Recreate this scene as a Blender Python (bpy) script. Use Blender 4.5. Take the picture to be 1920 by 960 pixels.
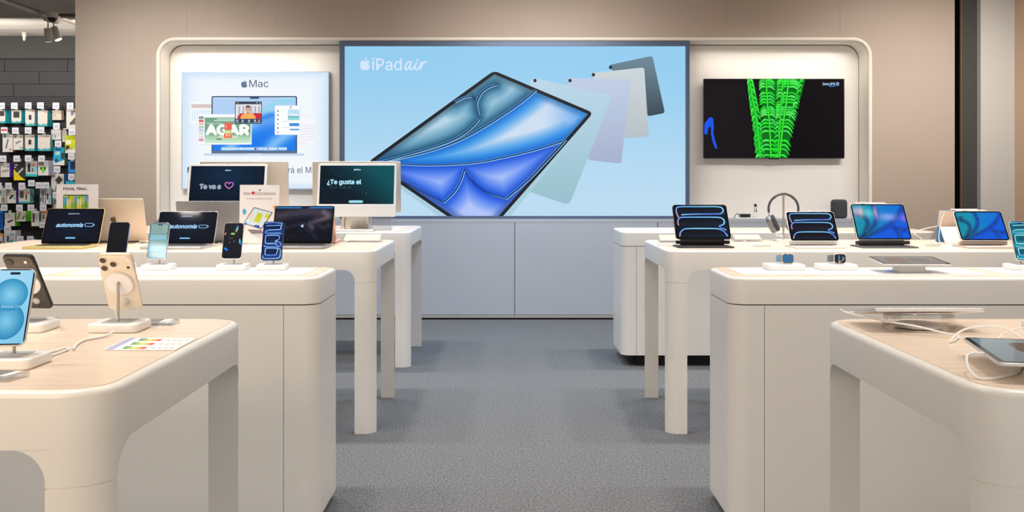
import bpy, bmesh, math, random
import numpy as np
from mathutils import Matrix, Vector
from mathutils.geometry import tessellate_polygon

for o in list(bpy.data.objects): bpy.data.objects.remove(o, do_unlink=True)
SC = bpy.context.scene
COL = SC.collection
PI = math.pi
R = math.radians

# ------------------------------------------------------------------ camera, world, lights, exposure
F = 1900.0                   # focal length in pixels of the 1920x960 frame
VX, VY, CH = 959.0, 337.0, 1.24   # vanishing point of the aisle, camera height
cam = bpy.data.cameras.new('camera'); cam_o = bpy.data.objects.new('camera', cam); COL.objects.link(cam_o)
cam.sensor_width = 36.0; cam.sensor_fit = 'HORIZONTAL'; cam.lens = 36.0 * F / 1920.0
cam.shift_x = (960 - VX) / 1920.0; cam.shift_y = (VY - 480) / 1920.0
cam.clip_start = 0.05; cam.clip_end = 100
cam_o.location = (0, 0, CH); cam_o.rotation_euler = (PI / 2, 0, 0)
SC.camera = cam_o
SC.view_settings.view_transform = 'Standard'; SC.view_settings.look = 'None'
SC.view_settings.gamma = 1.0; SC.view_settings.use_curve_mapping = False
SC.view_settings.exposure = 0.0

W = bpy.data.worlds.new('world'); SC.world = W; W.use_nodes = True
W.node_tree.nodes['Background'].inputs[0].default_value = (1.0, 0.925, 0.835, 1)   # warm light of the open mall front
W.node_tree.nodes['Background'].inputs[1].default_value = 0.92

def area(name, loc, sx, sy, power, col=(1, .95, .89), rot=(0, 0, 0), spread=180):
    l = bpy.data.lights.new(name, 'AREA'); l.shape = 'RECTANGLE'; l.size = sx; l.size_y = sy
    l.energy = power; l.color = col; l.spread = R(spread)
    o = bpy.data.objects.new(name, l); COL.objects.link(o); o.location = loc; o.rotation_euler = rot
    return o

for (tx, ty, pw) in ((-1.75, 2.02, 19), (-1.75, 3.80, 25), (-1.75, 5.36, 29), (-1.75, 7.1, 29),
                     (1.85, 2.02, 16), (1.85, 3.80, 24), (1.85, 5.36, 29), (1.85, 7.0, 29)):
    for k in (-.7, 0, .7): area('ceiling_spot_row', (tx + k, ty, 2.93), 0.14, 0.14, pw / 3, spread=110)
for ty in (2.9, 4.6, 6.25, 8.2):
    area('aisle_light_and_added_glow', (0, ty, 2.93), 0.5, 0.3, 14 if ty > 6 else 5, col=(.42, .69, 1) if ty > 6 else (1, .95, .9), spread=120)  # rear two tinted blue, added to stand in for the video wall's glow
for tx in (-2.35, 2.35):
    area('niche_strip_light', (tx, 9.085, 2.46), 1.3, 0.03, 3.0, col=(1, .90, .78), spread=170)
for tx in (-2.3, 2.35):
    area('niche_added_fill', (tx, 8.2, 2.93), 0.9, 0.1, 1.6, rot=(R(33), 0, 0), spread=75)  # added fill that brightens the niche panels
for tx in (-3.1, 0.3, 3.6):
    area('wall_washer', (tx, 7.6, 2.93), 1.4, 0.1, 16, col=(1, .95, .9), rot=(R(42), 0, 0), spread=110)
area('warm_front_spot', (-1.5, -0.9, 2.2), 1.0, 0.5, 10, col=(1, .70, .40), rot=(R(62), 0, 0), spread=90)
for (tx, ty) in ((-4.4, 11.1), (-5.8, 11.1), (-7.2, 11.1)):
    area('accessory_wall_light', (tx, ty - .3, 2.55), 0.9, 0.1, 17, rot=(R(78), 0, 0))

# ------------------------------------------------------------------ helpers
TT = 0.895                   # top of the display tables

def at(px, py, Y):           # photo pixel + distance -> x, z
    return ((px - VX) * Y / F, CH - (py - VY) * Y / F)
def on(px, py, z=TT):        # photo pixel meeting the level z -> x, y
    Y = F * (CH - z) / (py - VY)
    return ((px - VX) * Y / F, Y)
def lin(c):
    c = np.asarray(c, dtype=float) / 255.0
    return np.where(c <= 0.04045, c / 12.92, ((c + 0.055) / 1.055) ** 2.4)

MATS = {}
def mat(name, col, rough=0.5, metal=0.0, spec=0.5, noise=0.0, nscale=40.0, bump=0.0, bscale=200.0, coat=0.0, emit=None, es=1.0):
    if name in MATS: return MATS[name]
    m = bpy.data.materials.new(name); m.use_nodes = True; nt = m.node_tree
    b = nt.nodes['Principled BSDF']; c = lin(col)
    b.inputs['Base Color'].default_value = (*c, 1); b.inputs['Roughness'].default_value = rough
    b.inputs['Metallic'].default_value = metal; b.inputs['Specular IOR Level'].default_value = spec
    b.inputs['Coat Weight'].default_value = coat
    if emit is not None:
        b.inputs['Emission Color'].default_value = (*lin(emit), 1); b.inputs['Emission Strength'].default_value = es
    if noise or bump:
        tc = nt.nodes.new('ShaderNodeTexCoord')
        if noise:
            n = nt.nodes.new('ShaderNodeTexNoise'); n.inputs['Scale'].default_value = nscale; n.inputs['Detail'].default_value = 4
            nt.links.new(tc.outputs['Object'], n.inputs['Vector'])
            r = nt.nodes.new('ShaderNodeValToRGB'); r.color_ramp.elements[0].position = .3; r.color_ramp.elements[1].position = .7
            r.color_ramp.elements[0].color = (*(c * (1 - noise)), 1); r.color_ramp.elements[1].color = (*np.minimum(c * (1 + noise), 1), 1)
            nt.links.new(n.outputs['Fac'], r.inputs['Fac']); nt.links.new(r.outputs['Color'], b.inputs['Base Color'])
        if bump:
            n2 = nt.nodes.new('ShaderNodeTexNoise'); n2.inputs['Scale'].default_value = bscale
            nt.links.new(tc.outputs['Object'], n2.inputs['Vector'])
            bp = nt.nodes.new('ShaderNodeBump'); bp.inputs['Strength'].default_value = bump; bp.inputs['Distance'].default_value = .002
            nt.links.new(n2.outputs['Fac'], bp.inputs['Height']); nt.links.new(bp.outputs['Normal'], b.inputs['Normal'])
    MATS[name] = m
    return m

def mat_wood(name, c0, c1, rough=.27):
    m = bpy.data.materials.new(name); m.use_nodes = True; nt = m.node_tree; b = nt.nodes['Principled BSDF']
    tc = nt.nodes.new('ShaderNodeTexCoord'); mp = nt.nodes.new('ShaderNodeMapping'); mp.inputs['Scale'].default_value = (1.2, 26, 1)
    n = nt.nodes.new('ShaderNodeTexNoise'); n.inputs['Scale'].default_value = 3.0; n.inputs['Detail'].default_value = 6; n.inputs['Distortion'].default_value = .4
    r = nt.nodes.new('ShaderNodeValToRGB'); r.color_ramp.elements[0].position = .32; r.color_ramp.elements[1].position = .68
    r.color_ramp.elements[0].color = (*lin(c0), 1); r.color_ramp.elements[1].color = (*lin(c1), 1)
    nt.links.new(tc.outputs['Object'], mp.inputs['Vector']); nt.links.new(mp.outputs['Vector'], n.inputs['Vector'])
    nt.links.new(n.outputs['Fac'], r.inputs['Fac']); nt.links.new(r.outputs['Color'], b.inputs['Base Color'])
    b.inputs['Roughness'].default_value = rough
    MATS[name] = m; return m

def mat_carpet():
    m = bpy.data.materials.new('grey_carpet'); m.use_nodes = True; nt = m.node_tree; b = nt.nodes['Principled BSDF']
    tc = nt.nodes.new('ShaderNodeTexCoord')
    n = nt.nodes.new('ShaderNodeTexNoise'); n.inputs['Scale'].default_value = 130; n.inputs['Detail'].default_value = 6; n.inputs['Roughness'].default_value = .95
    mp = nt.nodes.new('ShaderNodeMapping'); mp.inputs['Scale'].default_value = (1, .55, 1)
    r = nt.nodes.new('ShaderNodeValToRGB'); r.color_ramp.elements[0].position = .36; r.color_ramp.elements[1].position = .66
    r.color_ramp.elements[0].color = (*lin((30, 31, 33)), 1); r.color_ramp.elements[1].color = (*lin((148, 150, 153)), 1)
    nt.links.new(tc.outputs['Object'], mp.inputs['Vector']); nt.links.new(mp.outputs['Vector'], n.inputs['Vector'])
    nt.links.new(n.outputs['Fac'], r.inputs['Fac']); nt.links.new(r.outputs['Color'], b.inputs['Base Color'])
    b.inputs['Roughness'].default_value = .95; b.inputs['Specular IOR Level'].default_value = .1
    MATS['carpet'] = m; return m

def mat_attr(name, emit=True, rough=.35, spec=.4, strength=1.0):
    m = bpy.data.materials.new(name); m.use_nodes = True; nt = m.node_tree; b = nt.nodes['Principled BSDF']
    a = nt.nodes.new('ShaderNodeAttribute'); a.attribute_name = 'Col'
    b.inputs['Roughness'].default_value = rough; b.inputs['Specular IOR Level'].default_value = spec
    if emit:
        b.inputs['Base Color'].default_value = (.005, .005, .006, 1)
        nt.links.new(a.outputs['Color'], b.inputs['Emission Color']); b.inputs['Emission Strength'].default_value = strength
    else:
        nt.links.new(a.outputs['Color'], b.inputs['Base Color'])
    MATS[name] = m; return m

def mat_clear(name, tint=(235, 240, 245), alpha=.16, rough=.05):
    m = bpy.data.materials.new(name); m.use_nodes = True; nt = m.node_tree
    for n in list(nt.nodes): nt.nodes.remove(n)
    out = nt.nodes.new('ShaderNodeOutputMaterial'); mx = nt.nodes.new('ShaderNodeMixShader')
    t = nt.nodes.new('ShaderNodeBsdfTransparent'); g = nt.nodes.new('ShaderNodeBsdfGlossy'); g.inputs['Roughness'].default_value = rough
    c = lin(tint); t.inputs['Color'].default_value = (*c, 1); g.inputs['Color'].default_value = (1, 1, 1, 1)
    lw = nt.nodes.new('ShaderNodeLayerWeight'); lw.inputs['Blend'].default_value = .35
    ma = nt.nodes.new('ShaderNodeMath'); ma.operation = 'MULTIPLY_ADD'; ma.inputs[1].default_value = .6; ma.inputs[2].default_value = alpha
    nt.links.new(lw.outputs['Facing'], ma.inputs[0]); nt.links.new(ma.outputs[0], mx.inputs['Fac'])
    nt.links.new(t.outputs[0], mx.inputs[1]); nt.links.new(g.outputs[0], mx.inputs[2]); nt.links.new(mx.outputs[0], out.inputs['Surface'])
    MATS[name] = m; return m

def obj(name, me, m=None, parent=None, M=None):
    o = bpy.data.objects.new(name, me); COL.objects.link(o)
    if m is not None and len(me.materials) == 0: me.materials.append(m)
    if parent is not None: o.parent = parent
    if M is not None: o.matrix_local = M
    return o
def tag(o, label=None, cat=None, group=None, kind=None):
    if label: o['label'] = label
    if cat: o['category'] = cat
    if group: o['group'] = group
    if kind: o['kind'] = kind
    return o
def thing(name, label, cat, loc=(0, 0, 0), rz=0, group=None):
    o = bpy.data.objects.new(name, None); COL.objects.link(o); o.empty_display_size = .05
    o.location = loc; o.rotation_euler = (0, 0, rz)
    return tag(o, label, cat, group)
def struct(o, label=None):
    o['kind'] = 'structure'
    if label: o['label'] = label
    return o

def mesh(name, V, Fc, smooth=False):
    me = bpy.data.meshes.new(name); me.from_pydata([tuple(v) for v in V], [], Fc); me.update()
    if smooth:
        bm = bmesh.new(); bm.from_mesh(me)
        for f in bm.faces: f.smooth = True
        for e in bm.edges:
            if len(e.link_faces) == 2 and e.calc_face_angle(0) > R(38): e.smooth = False
        bm.to_mesh(me); bm.free()
    return me
def box_me(x0, x1, y0, y1, z0, z1, name='box'):
    V = [(x, y, z) for z in (z0, z1) for y in (y0, y1) for x in (x0, x1)]
    return mesh(name, V, [(0, 2, 3, 1), (4, 5, 7, 6), (0, 1, 5, 4), (2, 6, 7, 3), (0, 4, 6, 2), (1, 3, 7, 5)])
def box(name, x0, x1, y0, y1, z0, z1, m, parent=None):
    return obj(name, box_me(x0, x1, y0, y1, z0, z1, name), m, parent)

def rr(w, h, r, n=6):        # rounded rectangle outline, counter-clockwise, centred
    r = max(1e-5, min(r, w / 2 - 1e-5, h / 2 - 1e-5)); P = []
    for cx, cy, a0 in ((w / 2 - r, h / 2 - r, 0), (-w / 2 + r, h / 2 - r, 90), (-w / 2 + r, -h / 2 + r, 180), (w / 2 - r, -h / 2 + r, 270)):
        for k in range(n + 1):
            a = R(a0 + 90 * k / n); P.append((cx + r * math.cos(a), cy + r * math.sin(a)))
    return P
def loft(rings, cap=True, name='loft', smooth=True):
    n = len(rings[0]); V = [p for r_ in rings for p in r_]; Fc = []
    for k in range(len(rings) - 1):
        for i in range(n):
            j = (i + 1) % n; Fc.append((k * n + i, k * n + j, (k + 1) * n + j, (k + 1) * n + i))
    if cap:
        Fc.append(tuple(reversed(range(n)))); Fc.append(tuple((len(rings) - 1) * n + i for i in range(n)))
    return mesh(name, V, Fc, smooth)
def slab_me(w, h, r, t, bev=0.0, n=6, bs=3, both=True, z0=0.0):
    lv = []
    if bev > 0:
        if both:
            for k in range(bs): a = R(90 * k / bs); lv.append((bev * (1 - math.sin(a)), bev * (1 - math.cos(a))))
            lv.append((0, bev))
        else: lv.append((0, 0))
        for k in range(bs + 1): a = R(90 * k / bs); lv.append((bev * (1 - math.cos(a)), t - bev * (1 - math.sin(a))))
    else: lv = [(0, 0), (0, t)]
    return loft([[(x, y, z0 + z) for x, y in rr(w - 2 * i, h - 2 * i, r - i, n)] for i, z in lv], True, 'slab', True)
def slab(name, w, h, r, t, bev, m, parent=None, M=None, **k):
    return obj(name, slab_me(w, h, r, t, bev, **k), m, parent, M)
def lathe_me(prof, n=24):
    return loft([[(r_ * math.cos(2 * PI * i / n), r_ * math.sin(2 * PI * i / n), z) for i in range(n)] for r_, z in prof], True, 'lathe', True)
def catmull(P, sub=6):
    P = [Vector(p) for p in P]; out = []
    for i in range(len(P) - 1):
        p0 = P[max(i - 1, 0)]; p1 = P[i]; p2 = P[i + 1]; p3 = P[min(i + 2, len(P) - 1)]
        for k in range(sub):
            t = k / sub
            out.append(.5 * ((2 * p1) + (p2 - p0) * t + (2 * p0 - 5 * p1 + 4 * p2 - p3) * t * t + (3 * p1 - p0 - 3 * p2 + p3) * t ** 3))
    out.append(P[-1]); return out
def tube_me(P, r, n=6, sub=6):
    P = catmull(P, sub) if sub > 1 else [Vector(p) for p in P]
    rings = []; up = Vector((0, 0, 1)); prev = None
    for i, p in enumerate(P):
        t = (P[min(i + 1, len(P) - 1)] - P[max(i - 1, 0)])
        t = t.normalized() if t.length > 1e-9 else Vector((0, 0, 1))
        a = prev if prev is not None else (up if abs(t.z) < .9 else Vector((1, 0, 0)))
        a = (a - t * a.dot(t))
        a = a.normalized() if a.length > 1e-6 else t.orthogonal().normalized()
        prev = a; b = t.cross(a)
        rings.append([tuple(p + (a * math.cos(2 * PI * k / n) + b * math.sin(2 * PI * k / n)) * r) for k in range(n)])
    return loft(rings, True, 'tube', True)
def tube(name, P, r, m, parent=None, n=6, sub=6, M=None):
    return obj(name, tube_me(P, r, n, sub), m, parent, M)
def T3(x, y, z): return Matrix.Translation((x, y, z))
def RX(d): return Matrix.Rotation(R(d), 4, 'X')
def RY(d): return Matrix.Rotation(R(d), 4, 'Y')
def RZ(d): return Matrix.Rotation(R(d), 4, 'Z')

# ------------------------------------------------------------------ flat printed / displayed pictures as coloured polygons
TXT = {}
try:      # Blender's own bundled sans-serif; falls back to the built-in font
    import os
    FONT = bpy.data.fonts.load(os.path.join(bpy.utils.system_resource('DATAFILES', path='fonts'), 'Inter.woff2'))
except Exception: FONT = None
def text_geo(s, shear=0.0, bold=0.0):
    key = (s, shear, bold)
    if key in TXT: return TXT[key]
    cu = bpy.data.curves.new('t', 'FONT'); cu.body = s; cu.shear = shear; cu.offset = bold; cu.size = 1.0
    cu.resolution_u = 3
    if FONT: cu.font = FONT; cu.fill_mode = 'FRONT'
    o = bpy.data.objects.new('t', cu); COL.objects.link(o)
    dg = bpy.context.evaluated_depsgraph_get(); dg.update()
    me = o.evaluated_get(dg).to_mesh()
    V = np.array([(v.co.x, v.co.y) for v in me.vertices]) if len(me.vertices) else np.zeros((1, 2))
    Fc = [tuple(p.vertices) for p in me.polygons]
    o.evaluated_get(dg).to_mesh_clear(); bpy.data.objects.remove(o); bpy.data.curves.remove(cu)
    TXT[key] = (V, Fc); return TXT[key]

APPLE = [(0.0, .30), (.10, .345), (.22, .375), (.33, .345), (.415, .27), (.34, .20), (.30, .09), (.325, -.03), (.385, -.115), (.45, -.15),
         (.40, -.29), (.32, -.41), (.24, -.49), (.16, -.505), (.08, -.475), (0, -.46), (-.08, -.475), (-.16, -.505), (-.24, -.48), (-.33, -.38),
         (-.41, -.22), (-.445, -.05), (-.43, .12), (-.36, .27), (-.25, .355), (-.14, .36), (-.05, .32)]
LEAF = [(.0, .39), (.005, .47), (.06, .57), (.165, .63), (.17, .54), (.11, .44)]

def seg_dist(P, curve):
    d = np.full(len(P), 1e9)
    for i in range(len(curve) - 1):
        a = np.array(curve[i]); b = np.array(curve[i + 1]); ab = b - a; L = max((ab ** 2).sum(), 1e-12)
        t = np.clip(((P - a) @ ab) / L, 0, 1); q = a + t[:, None] * ab
        d = np.minimum(d, np.hypot(*(P - q).T))
    return d
def sstep(a, b, x):
    t = np.clip((x - a) / (b - a), 0, 1); return t * t * (3 - 2 * t)
def mixc(a, b, t):
    t = np.asarray(t)[..., None]; return np.asarray(a, float) * (1 - t) + np.asarray(b, float) * t

class Art:
    """coloured flat polygons in a plane; coordinates a,b are mapped to plane x,y; each call lies a hair above the last"""
    def __init__(s, mp=lambda a, b: (a, b), sy=1, eps=.00012):
        s.mp = mp; s.sy = sy; s.eps = eps; s.k = 0; s.V = []; s.F = []; s.C = []; s.held = False
    def z(s):
        if not s.held: s.k += 1
        return s.k * s.eps
    def hold(s, on=True):
        s.held = on
        if on: s.k += 1
    def add(s, pts, faces, cols):
        z = s.z(); n = len(s.V)
        for p in pts:
            x, y = s.mp(p[0], p[1]); s.V.append((x, y, z))
        flip = None
        for f in faces: s.F.append(tuple(n + i for i in f))
        c = np.asarray(cols, float)
        if c.ndim == 1: c = np.tile(c, (len(pts), 1))
        s.C.extend(lin(c).tolist())
    def poly(s, pts, col):
        tri = tessellate_polygon([[Vector((p[0], p[1], 0)) for p in pts]])
        s.add(pts, [tuple(t) for t in tri], col)
    def rect(s, a0, b0, a1, b1, col): s.poly([(a0, b0), (a1, b0), (a1, b1), (a0, b1)], col)
    def rrect(s, a0, b0, a1, b1, r, col):
        s.poly([((a0 + a1) / 2 + x, (b0 + b1) / 2 + y) for x, y in rr(abs(a1 - a0), abs(b1 - b0), r, 4)], col)
    def disc(s, a, b, ra, rb, col, n=18, rot=0):
        s.poly([(a + ra * math.cos(t) * math.cos(rot) - rb * math.sin(t) * math.sin(rot), b + ra * math.cos(t) * math.sin(rot) + rb * math.sin(t) * math.cos(rot)) for t in [2 * PI * i / n for i in range(n)]], col)
    def rpoly(s, pts, r, col, n=4):
        s.poly(round_poly(pts, r, n), col)
    def stroke(s, P, w, col, sub=5, taper=False, cols=None, asp=1.0):
        Q = catmull([(p[0], p[1], 0) for p in P], sub) if sub > 1 else [Vector((p[0], p[1], 0)) for p in P]
        V = []; Fc = []; C = []; n = len(Q)
        for i, q in enumerate(Q):
            t = Q[min(i + 1, n - 1)] - Q[max(i - 1, 0)]
            L = math.hypot(t.x * asp, t.y) or 1e-9
            nx, ny = -t.y / L, t.x * asp / L
            ww = w * .5 * (1 if not taper else max(.05, math.sin(PI * min(.98, .12 + .88 * i / (n - 1)))))
            V += [(q.x + nx * ww / asp, q.y + ny * ww), (q.x - nx * ww / asp, q.y - ny * ww)]
            if cols is not None:
                f = i / (n - 1) * (len(cols) - 1); k = min(int(f), len(cols) - 2)
                c = mixc(cols[k], cols[k + 1], f - k); C += [c, c]
        for i in range(n - 1): Fc.append((2 * i, 2 * i + 1, 2 * i + 3, 2 * i + 2))
        s.add(V, Fc, np.array(C) if cols is not None else col)
    def grid(s, q, nx, ny, fn):   # q = BL, BR, TR, TL ; fn(S,T,A,B) -> colours
        u = np.linspace(0, 1, nx + 1); v = np.linspace(0, 1, ny + 1); S, T = np.meshgrid(u, v); S = S.ravel(); T = T.ravel()
        q = [np.array(p, float) for p in q]
        P = ((1 - S) * (1 - T))[:, None] * q[0] + (S * (1 - T))[:, None] * q[1] + (S * T)[:, None] * q[2] + ((1 - S) * T)[:, None] * q[3]
        C = fn(S, T, P[:, 0], P[:, 1])
        Fc = [(j * (nx + 1) + i, j * (nx + 1) + i + 1, (j + 1) * (nx + 1) + i + 1, (j + 1) * (nx + 1) + i) for j in range(ny) for i in range(nx)]
        s.add(P, Fc, np.clip(C, 0, 255))
    def vgrad(s, a0, b0, a1, b1, c0, c1, n=8):
        s.grid([(a0, b0), (a1, b0), (a1, b1), (a0, b1)], 1, n, lambda S, T, A, B: mixc(c0, c1, T))
    def text(s, t, a, b, w, col, align='C', bold=0.0, shear=0.0, h=None, asp=1.0):
        V, Fc = text_geo(t, shear)
        x0, x1 = V[:, 0].min(), V[:, 0].max()
        k = w / max(x1 - x0, 1e-6); kv = k * asp if h is None else h / text_geo('H')[0][:, 1].max()
        ox = a - (w / 2 if align == 'C' else 0 if align == 'L' else w); z0 = s.held
        s.hold(True)
        for dx, dy in (((0, 0),) if not bold else ((-bold, 0), (bold, 0), (0, bold), (0, -bold), (0, 0))):
            s.add([(ox + (x - x0 + dx) * k, b + s.sy * (y + dy) * kv) for x, y in V], Fc, col)
        s.hold(False); s.held = z0
    def apple(s, a, b, h, col, asp=1.0):
        k = h / 1.135
        s.poly([(a + x * k / asp, b + s.sy * (y - .06) * k) for x, y in APPLE], col)
        s.poly([(a + x * k / asp, b + s.sy * (y - .06) * k) for x, y in LEAF], col)
    def build(s, name, m, parent=None, M=None):
        Fc = []
        V = s.V
        for f in s.F:      # keep every face turned towards +z
            ar = sum(V[f[i]][0] * V[f[(i + 1) % len(f)]][1] - V[f[(i + 1) % len(f)]][0] * V[f[i]][1] for i in range(len(f)))
            Fc.append(f if ar >= 0 else tuple(reversed(f)))
        me = bpy.data.meshes.new(name); me.from_pydata(V, [], Fc); me.update()
        at_ = me.color_attributes.new('Col', 'FLOAT_COLOR', 'POINT')
        buf = np.ones((len(V), 4), dtype=np.float32); buf[:, :3] = np.array(s.C)
        at_.data.foreach_set('color', buf.ravel())
        return obj(name, me, m, parent, M)
def round_poly(pts, r, n=4):
    out = []; N = len(pts)
    for i in range(N):
        p = Vector(pts[i]).to_2d(); a = Vector(pts[i - 1]).to_2d(); b = Vector(pts[(i + 1) % N]).to_2d()
        ra = min(r, (a - p).length * .45); rb = min(r, (b - p).length * .45)
        pa = p + (a - p).normalized() * ra; pb = p + (b - p).normalized() * rb
        for k in range(n + 1):
            t = k / n; q = pa * (1 - t) ** 2 + p * 2 * t * (1 - t) + pb * t * t; out.append((q.x, q.y))
    return out

# ------------------------------------------------------------------ materials
M_BODY = mat('white_lacquer', (234, 231, 226), .3, noise=.012, nscale=3)
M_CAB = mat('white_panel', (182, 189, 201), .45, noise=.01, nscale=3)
M_DARKGAP = mat('dark_gap', (26, 25, 25), .8)
M_WOOD = mat_wood('pale_birch', (228, 206, 184), (240, 221, 202))
M_WHITE = mat('white_plastic', (238, 237, 235), .35)
M_MAT = mat('white_display_mat', (240, 241, 242), .3)
M_GREYPAD = mat('grey_pad', (176, 178, 182), .5)
M_STEEL = mat('brushed_steel', (190, 180, 168), .3, 1.0)
M_CHROME = mat('chrome', (205, 205, 208), .12, 1.0)
M_BLACK = mat('black_plastic', (16, 16, 18), .4)
M_BEZEL = mat('black_glass_bezel', (8, 8, 10), .1, spec=.1)
M_ALU = mat('silver_aluminium', (196, 198, 201), .35, .9)
M_TAUPE = mat('taupe_wall_panel', (188, 173, 160), .75, noise=.015, nscale=2.0)
M_CREAM = mat('cream_niche', (246, 238, 226), .6)
M_CABLE = mat('white_cable', (240, 238, 236), .45)
M_CARPET = mat_carpet()
M_GLOW = mat_attr('backlit_print', True, .6, .1)
M_SCREEN = mat_attr('glass_screen', True, .06, .07)
M_PRINT = mat_attr('printed_paper', False, .5, .3)
M_CLEAR = mat_clear('clear_acrylic')
M_CLEAR2 = mat_clear('frosted_acrylic', (236, 238, 242), .12, .15)
# ================================================================== the room
YB = 9.05                    # front plane of the rear feature wall
YN = 9.30                    # back panel of the niche
CZ = 3.0                     # ceiling height
YA = 12.3                    # accessory wall, seen past the left end of the feature wall
XL = at(141, 0, YB)[0]; XR = at(1790, 0, YB)[0]; XS = at(1901, 0, YB)[0]
NX0, NX1 = at(300, 0, YB)[0], at(1628, 0, YB)[0]; NZ = at(0, 77, YB)[1]; NR = .135
WZ = at(0, 410, YB)[1]       # top of the base cabinets

struct(box('floor', -9.0, XS + .1, -1.5, YA + .1, -.05, 0, M_CARPET), 'grey speckled carpet floor')
M_CEIL = mat('ceiling_board', (228, 219, 207), .8, noise=.04, nscale=2)
ce = struct(box('ceiling', -9.0, XS + .1, -.2, YA + .1, CZ, CZ + .08, M_CEIL), 'beige suspended ceiling')
# ceiling boards over the accessory area
ys = [9.55, 10.05, 10.62, 11.15, 11.62, 12.28]
for i in range(len(ys) - 1):
    for (x0, x1) in ((-9.0, -5.02), (-4.84, -3.2)):
        if i == 2 and x0 > -5: continue
        box('ceiling_panel', x0, x1, ys[i] + .008, ys[i + 1] - .008, CZ - .02, CZ + .001, M_CEIL, ce)
M_BROWN = mat('brown_slot', (96, 76, 60), .7)
box('ceiling_slot', -4.84, -3.2, ys[2] + .05, ys[3] - .05, CZ - .006, CZ + .001, M_BROWN, ce)
box('ceiling_slot_lip', -4.84, -3.2, ys[2] + .25, ys[2] + .29, CZ - .02, CZ + .001, M_CEIL, ce)

# --- rear feature wall: backing plus vertical taupe panels with fine joints
wb = struct(box('wall_back', XL, XR, YN + .012, YN + .16, 0, CZ, M_DARKGAP), 'taupe panelled feature wall with a lit niche')
def xz_prism(name, pts, y0, y1, m, parent):
    n = len(pts); V = [(x, y0, z) for x, z in pts] + [(x, y1, z) for x, z in pts]
    Fc = [tuple(range(n)), tuple(reversed(range(n, 2 * n)))] + [(j, i, n + i, n + j) for i in range(n) for j in [(i + 1) % n]]
    return obj(name, mesh(name, V, Fc), m, parent)
JX = [at(p, 0, YB)[0] for p in (350, 518, 729, 940, 1151, 1363, 1575)]
g = .0009
for jx in JX: box('joint_strip', jx - .004, jx + .004, YB + .002, YB + .01, NZ + .002, CZ, mat('joint_taupe', (150, 137, 126), .8), wb)
def arc(cx, cz, r, a0, a1, n=10): return [(cx + r * math.cos(R(a0 + (a1 - a0) * k / n)), cz + r * math.sin(R(a0 + (a1 - a0) * k / n))) for k in range(n + 1)]
NRo = NR
xz_prism('wall_panel', [(XL, 0), (NX0, 0)] + arc(NX0 + NRo, NZ - NRo, NRo, 180, 90) + [(JX[0] - g, NZ), (JX[0] - g, CZ), (XL, CZ)], YB, YN + .01, M_TAUPE, wb)
for i in range(len(JX) - 1):
    xz_prism('wall_panel', [(JX[i] + g, NZ), (JX[i + 1] - g, NZ), (JX[i + 1] - g, CZ), (JX[i] + g, CZ)], YB, YN + .01, M_TAUPE, wb)
xz_prism('wall_panel', [(JX[-1] + g, CZ), (JX[-1] + g, NZ)] + arc(NX1 - NRo, NZ - NRo, NRo, 90, 0) + [(NX1, 0), (XR, 0), (XR, CZ)], YB, YN + .01, M_TAUPE, wb)

# --- cream reveal that frames the niche, with a rounded lip
def niche_path(off, n=10):
    x0, x1, zt, r_ = NX0 - off, NX1 + off, NZ + off, NR + off
    return [(x0, WZ - .02)] + arc(x0 + r_, zt - r_, r_, 180, 90, n) + arc(x1 - r_, zt - r_, r_, 90, 0, n) + [(x1, WZ - .02)]
prof = [(0.0, YN), (0.0, YB + .03)] + [(-.018 + .018 * math.cos(R(a)), YB + .0 - .018 * math.sin(R(a)) ) for a in (0, 30, 60, 90)] 
prof = [(0.002, YN), (0.002, YB + .02), (-.002, YB - .004), (-.010, YB - .012), (-.020, YB - .014), (-.030, YB - .010), (-.034, YB + .002)]
rings = [[(x, y, z) for x, z in niche_path(-o + -.0)] for o, y in prof]
V = [p for r_ in rings for p in r_]; n = len(rings[0])
Fc = [(k * n + i, k * n + i + 1, (k + 1) * n + i + 1, (k + 1) * n + i) for k in range(len(rings) - 1) for i in range(n - 1)]
struct(obj('trim_1', mesh('trim_1', V, Fc, True), M_CREAM), 'cream rounded reveal framing the wall niche')
M_NPANEL = mat('niche_back_panel', (243, 240, 235), .55)
# two niche back panels, a thin dark gap around them
for (a, b, nm) in ((NX0 + .006, at(637, 0, YB)[0], 'l'), (at(1292, 0, YB)[0], NX1 - .006, 'r')):
    zt = NZ - .008
    if nm == 'l': P = [(b, WZ), (b, zt)] + list(reversed(arc(a + NR, zt - NR, NR, 180, 90)))
    else: P = [(b, WZ)] + arc(b - NR, zt - NR, NR, 0, 90) + [(a, zt), (a, WZ)]
    P = P + ([(a, WZ)] if nm == 'l' else [])
    if nm == 'l': P = [(b, WZ), (b, zt)] + arc(a + NR, zt - NR, NR, 90, 180) + [(a, WZ)]
    xz_prism('niche_back_panel', P, YN - .006, YN + .004, M_NPANEL, wb)

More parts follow.
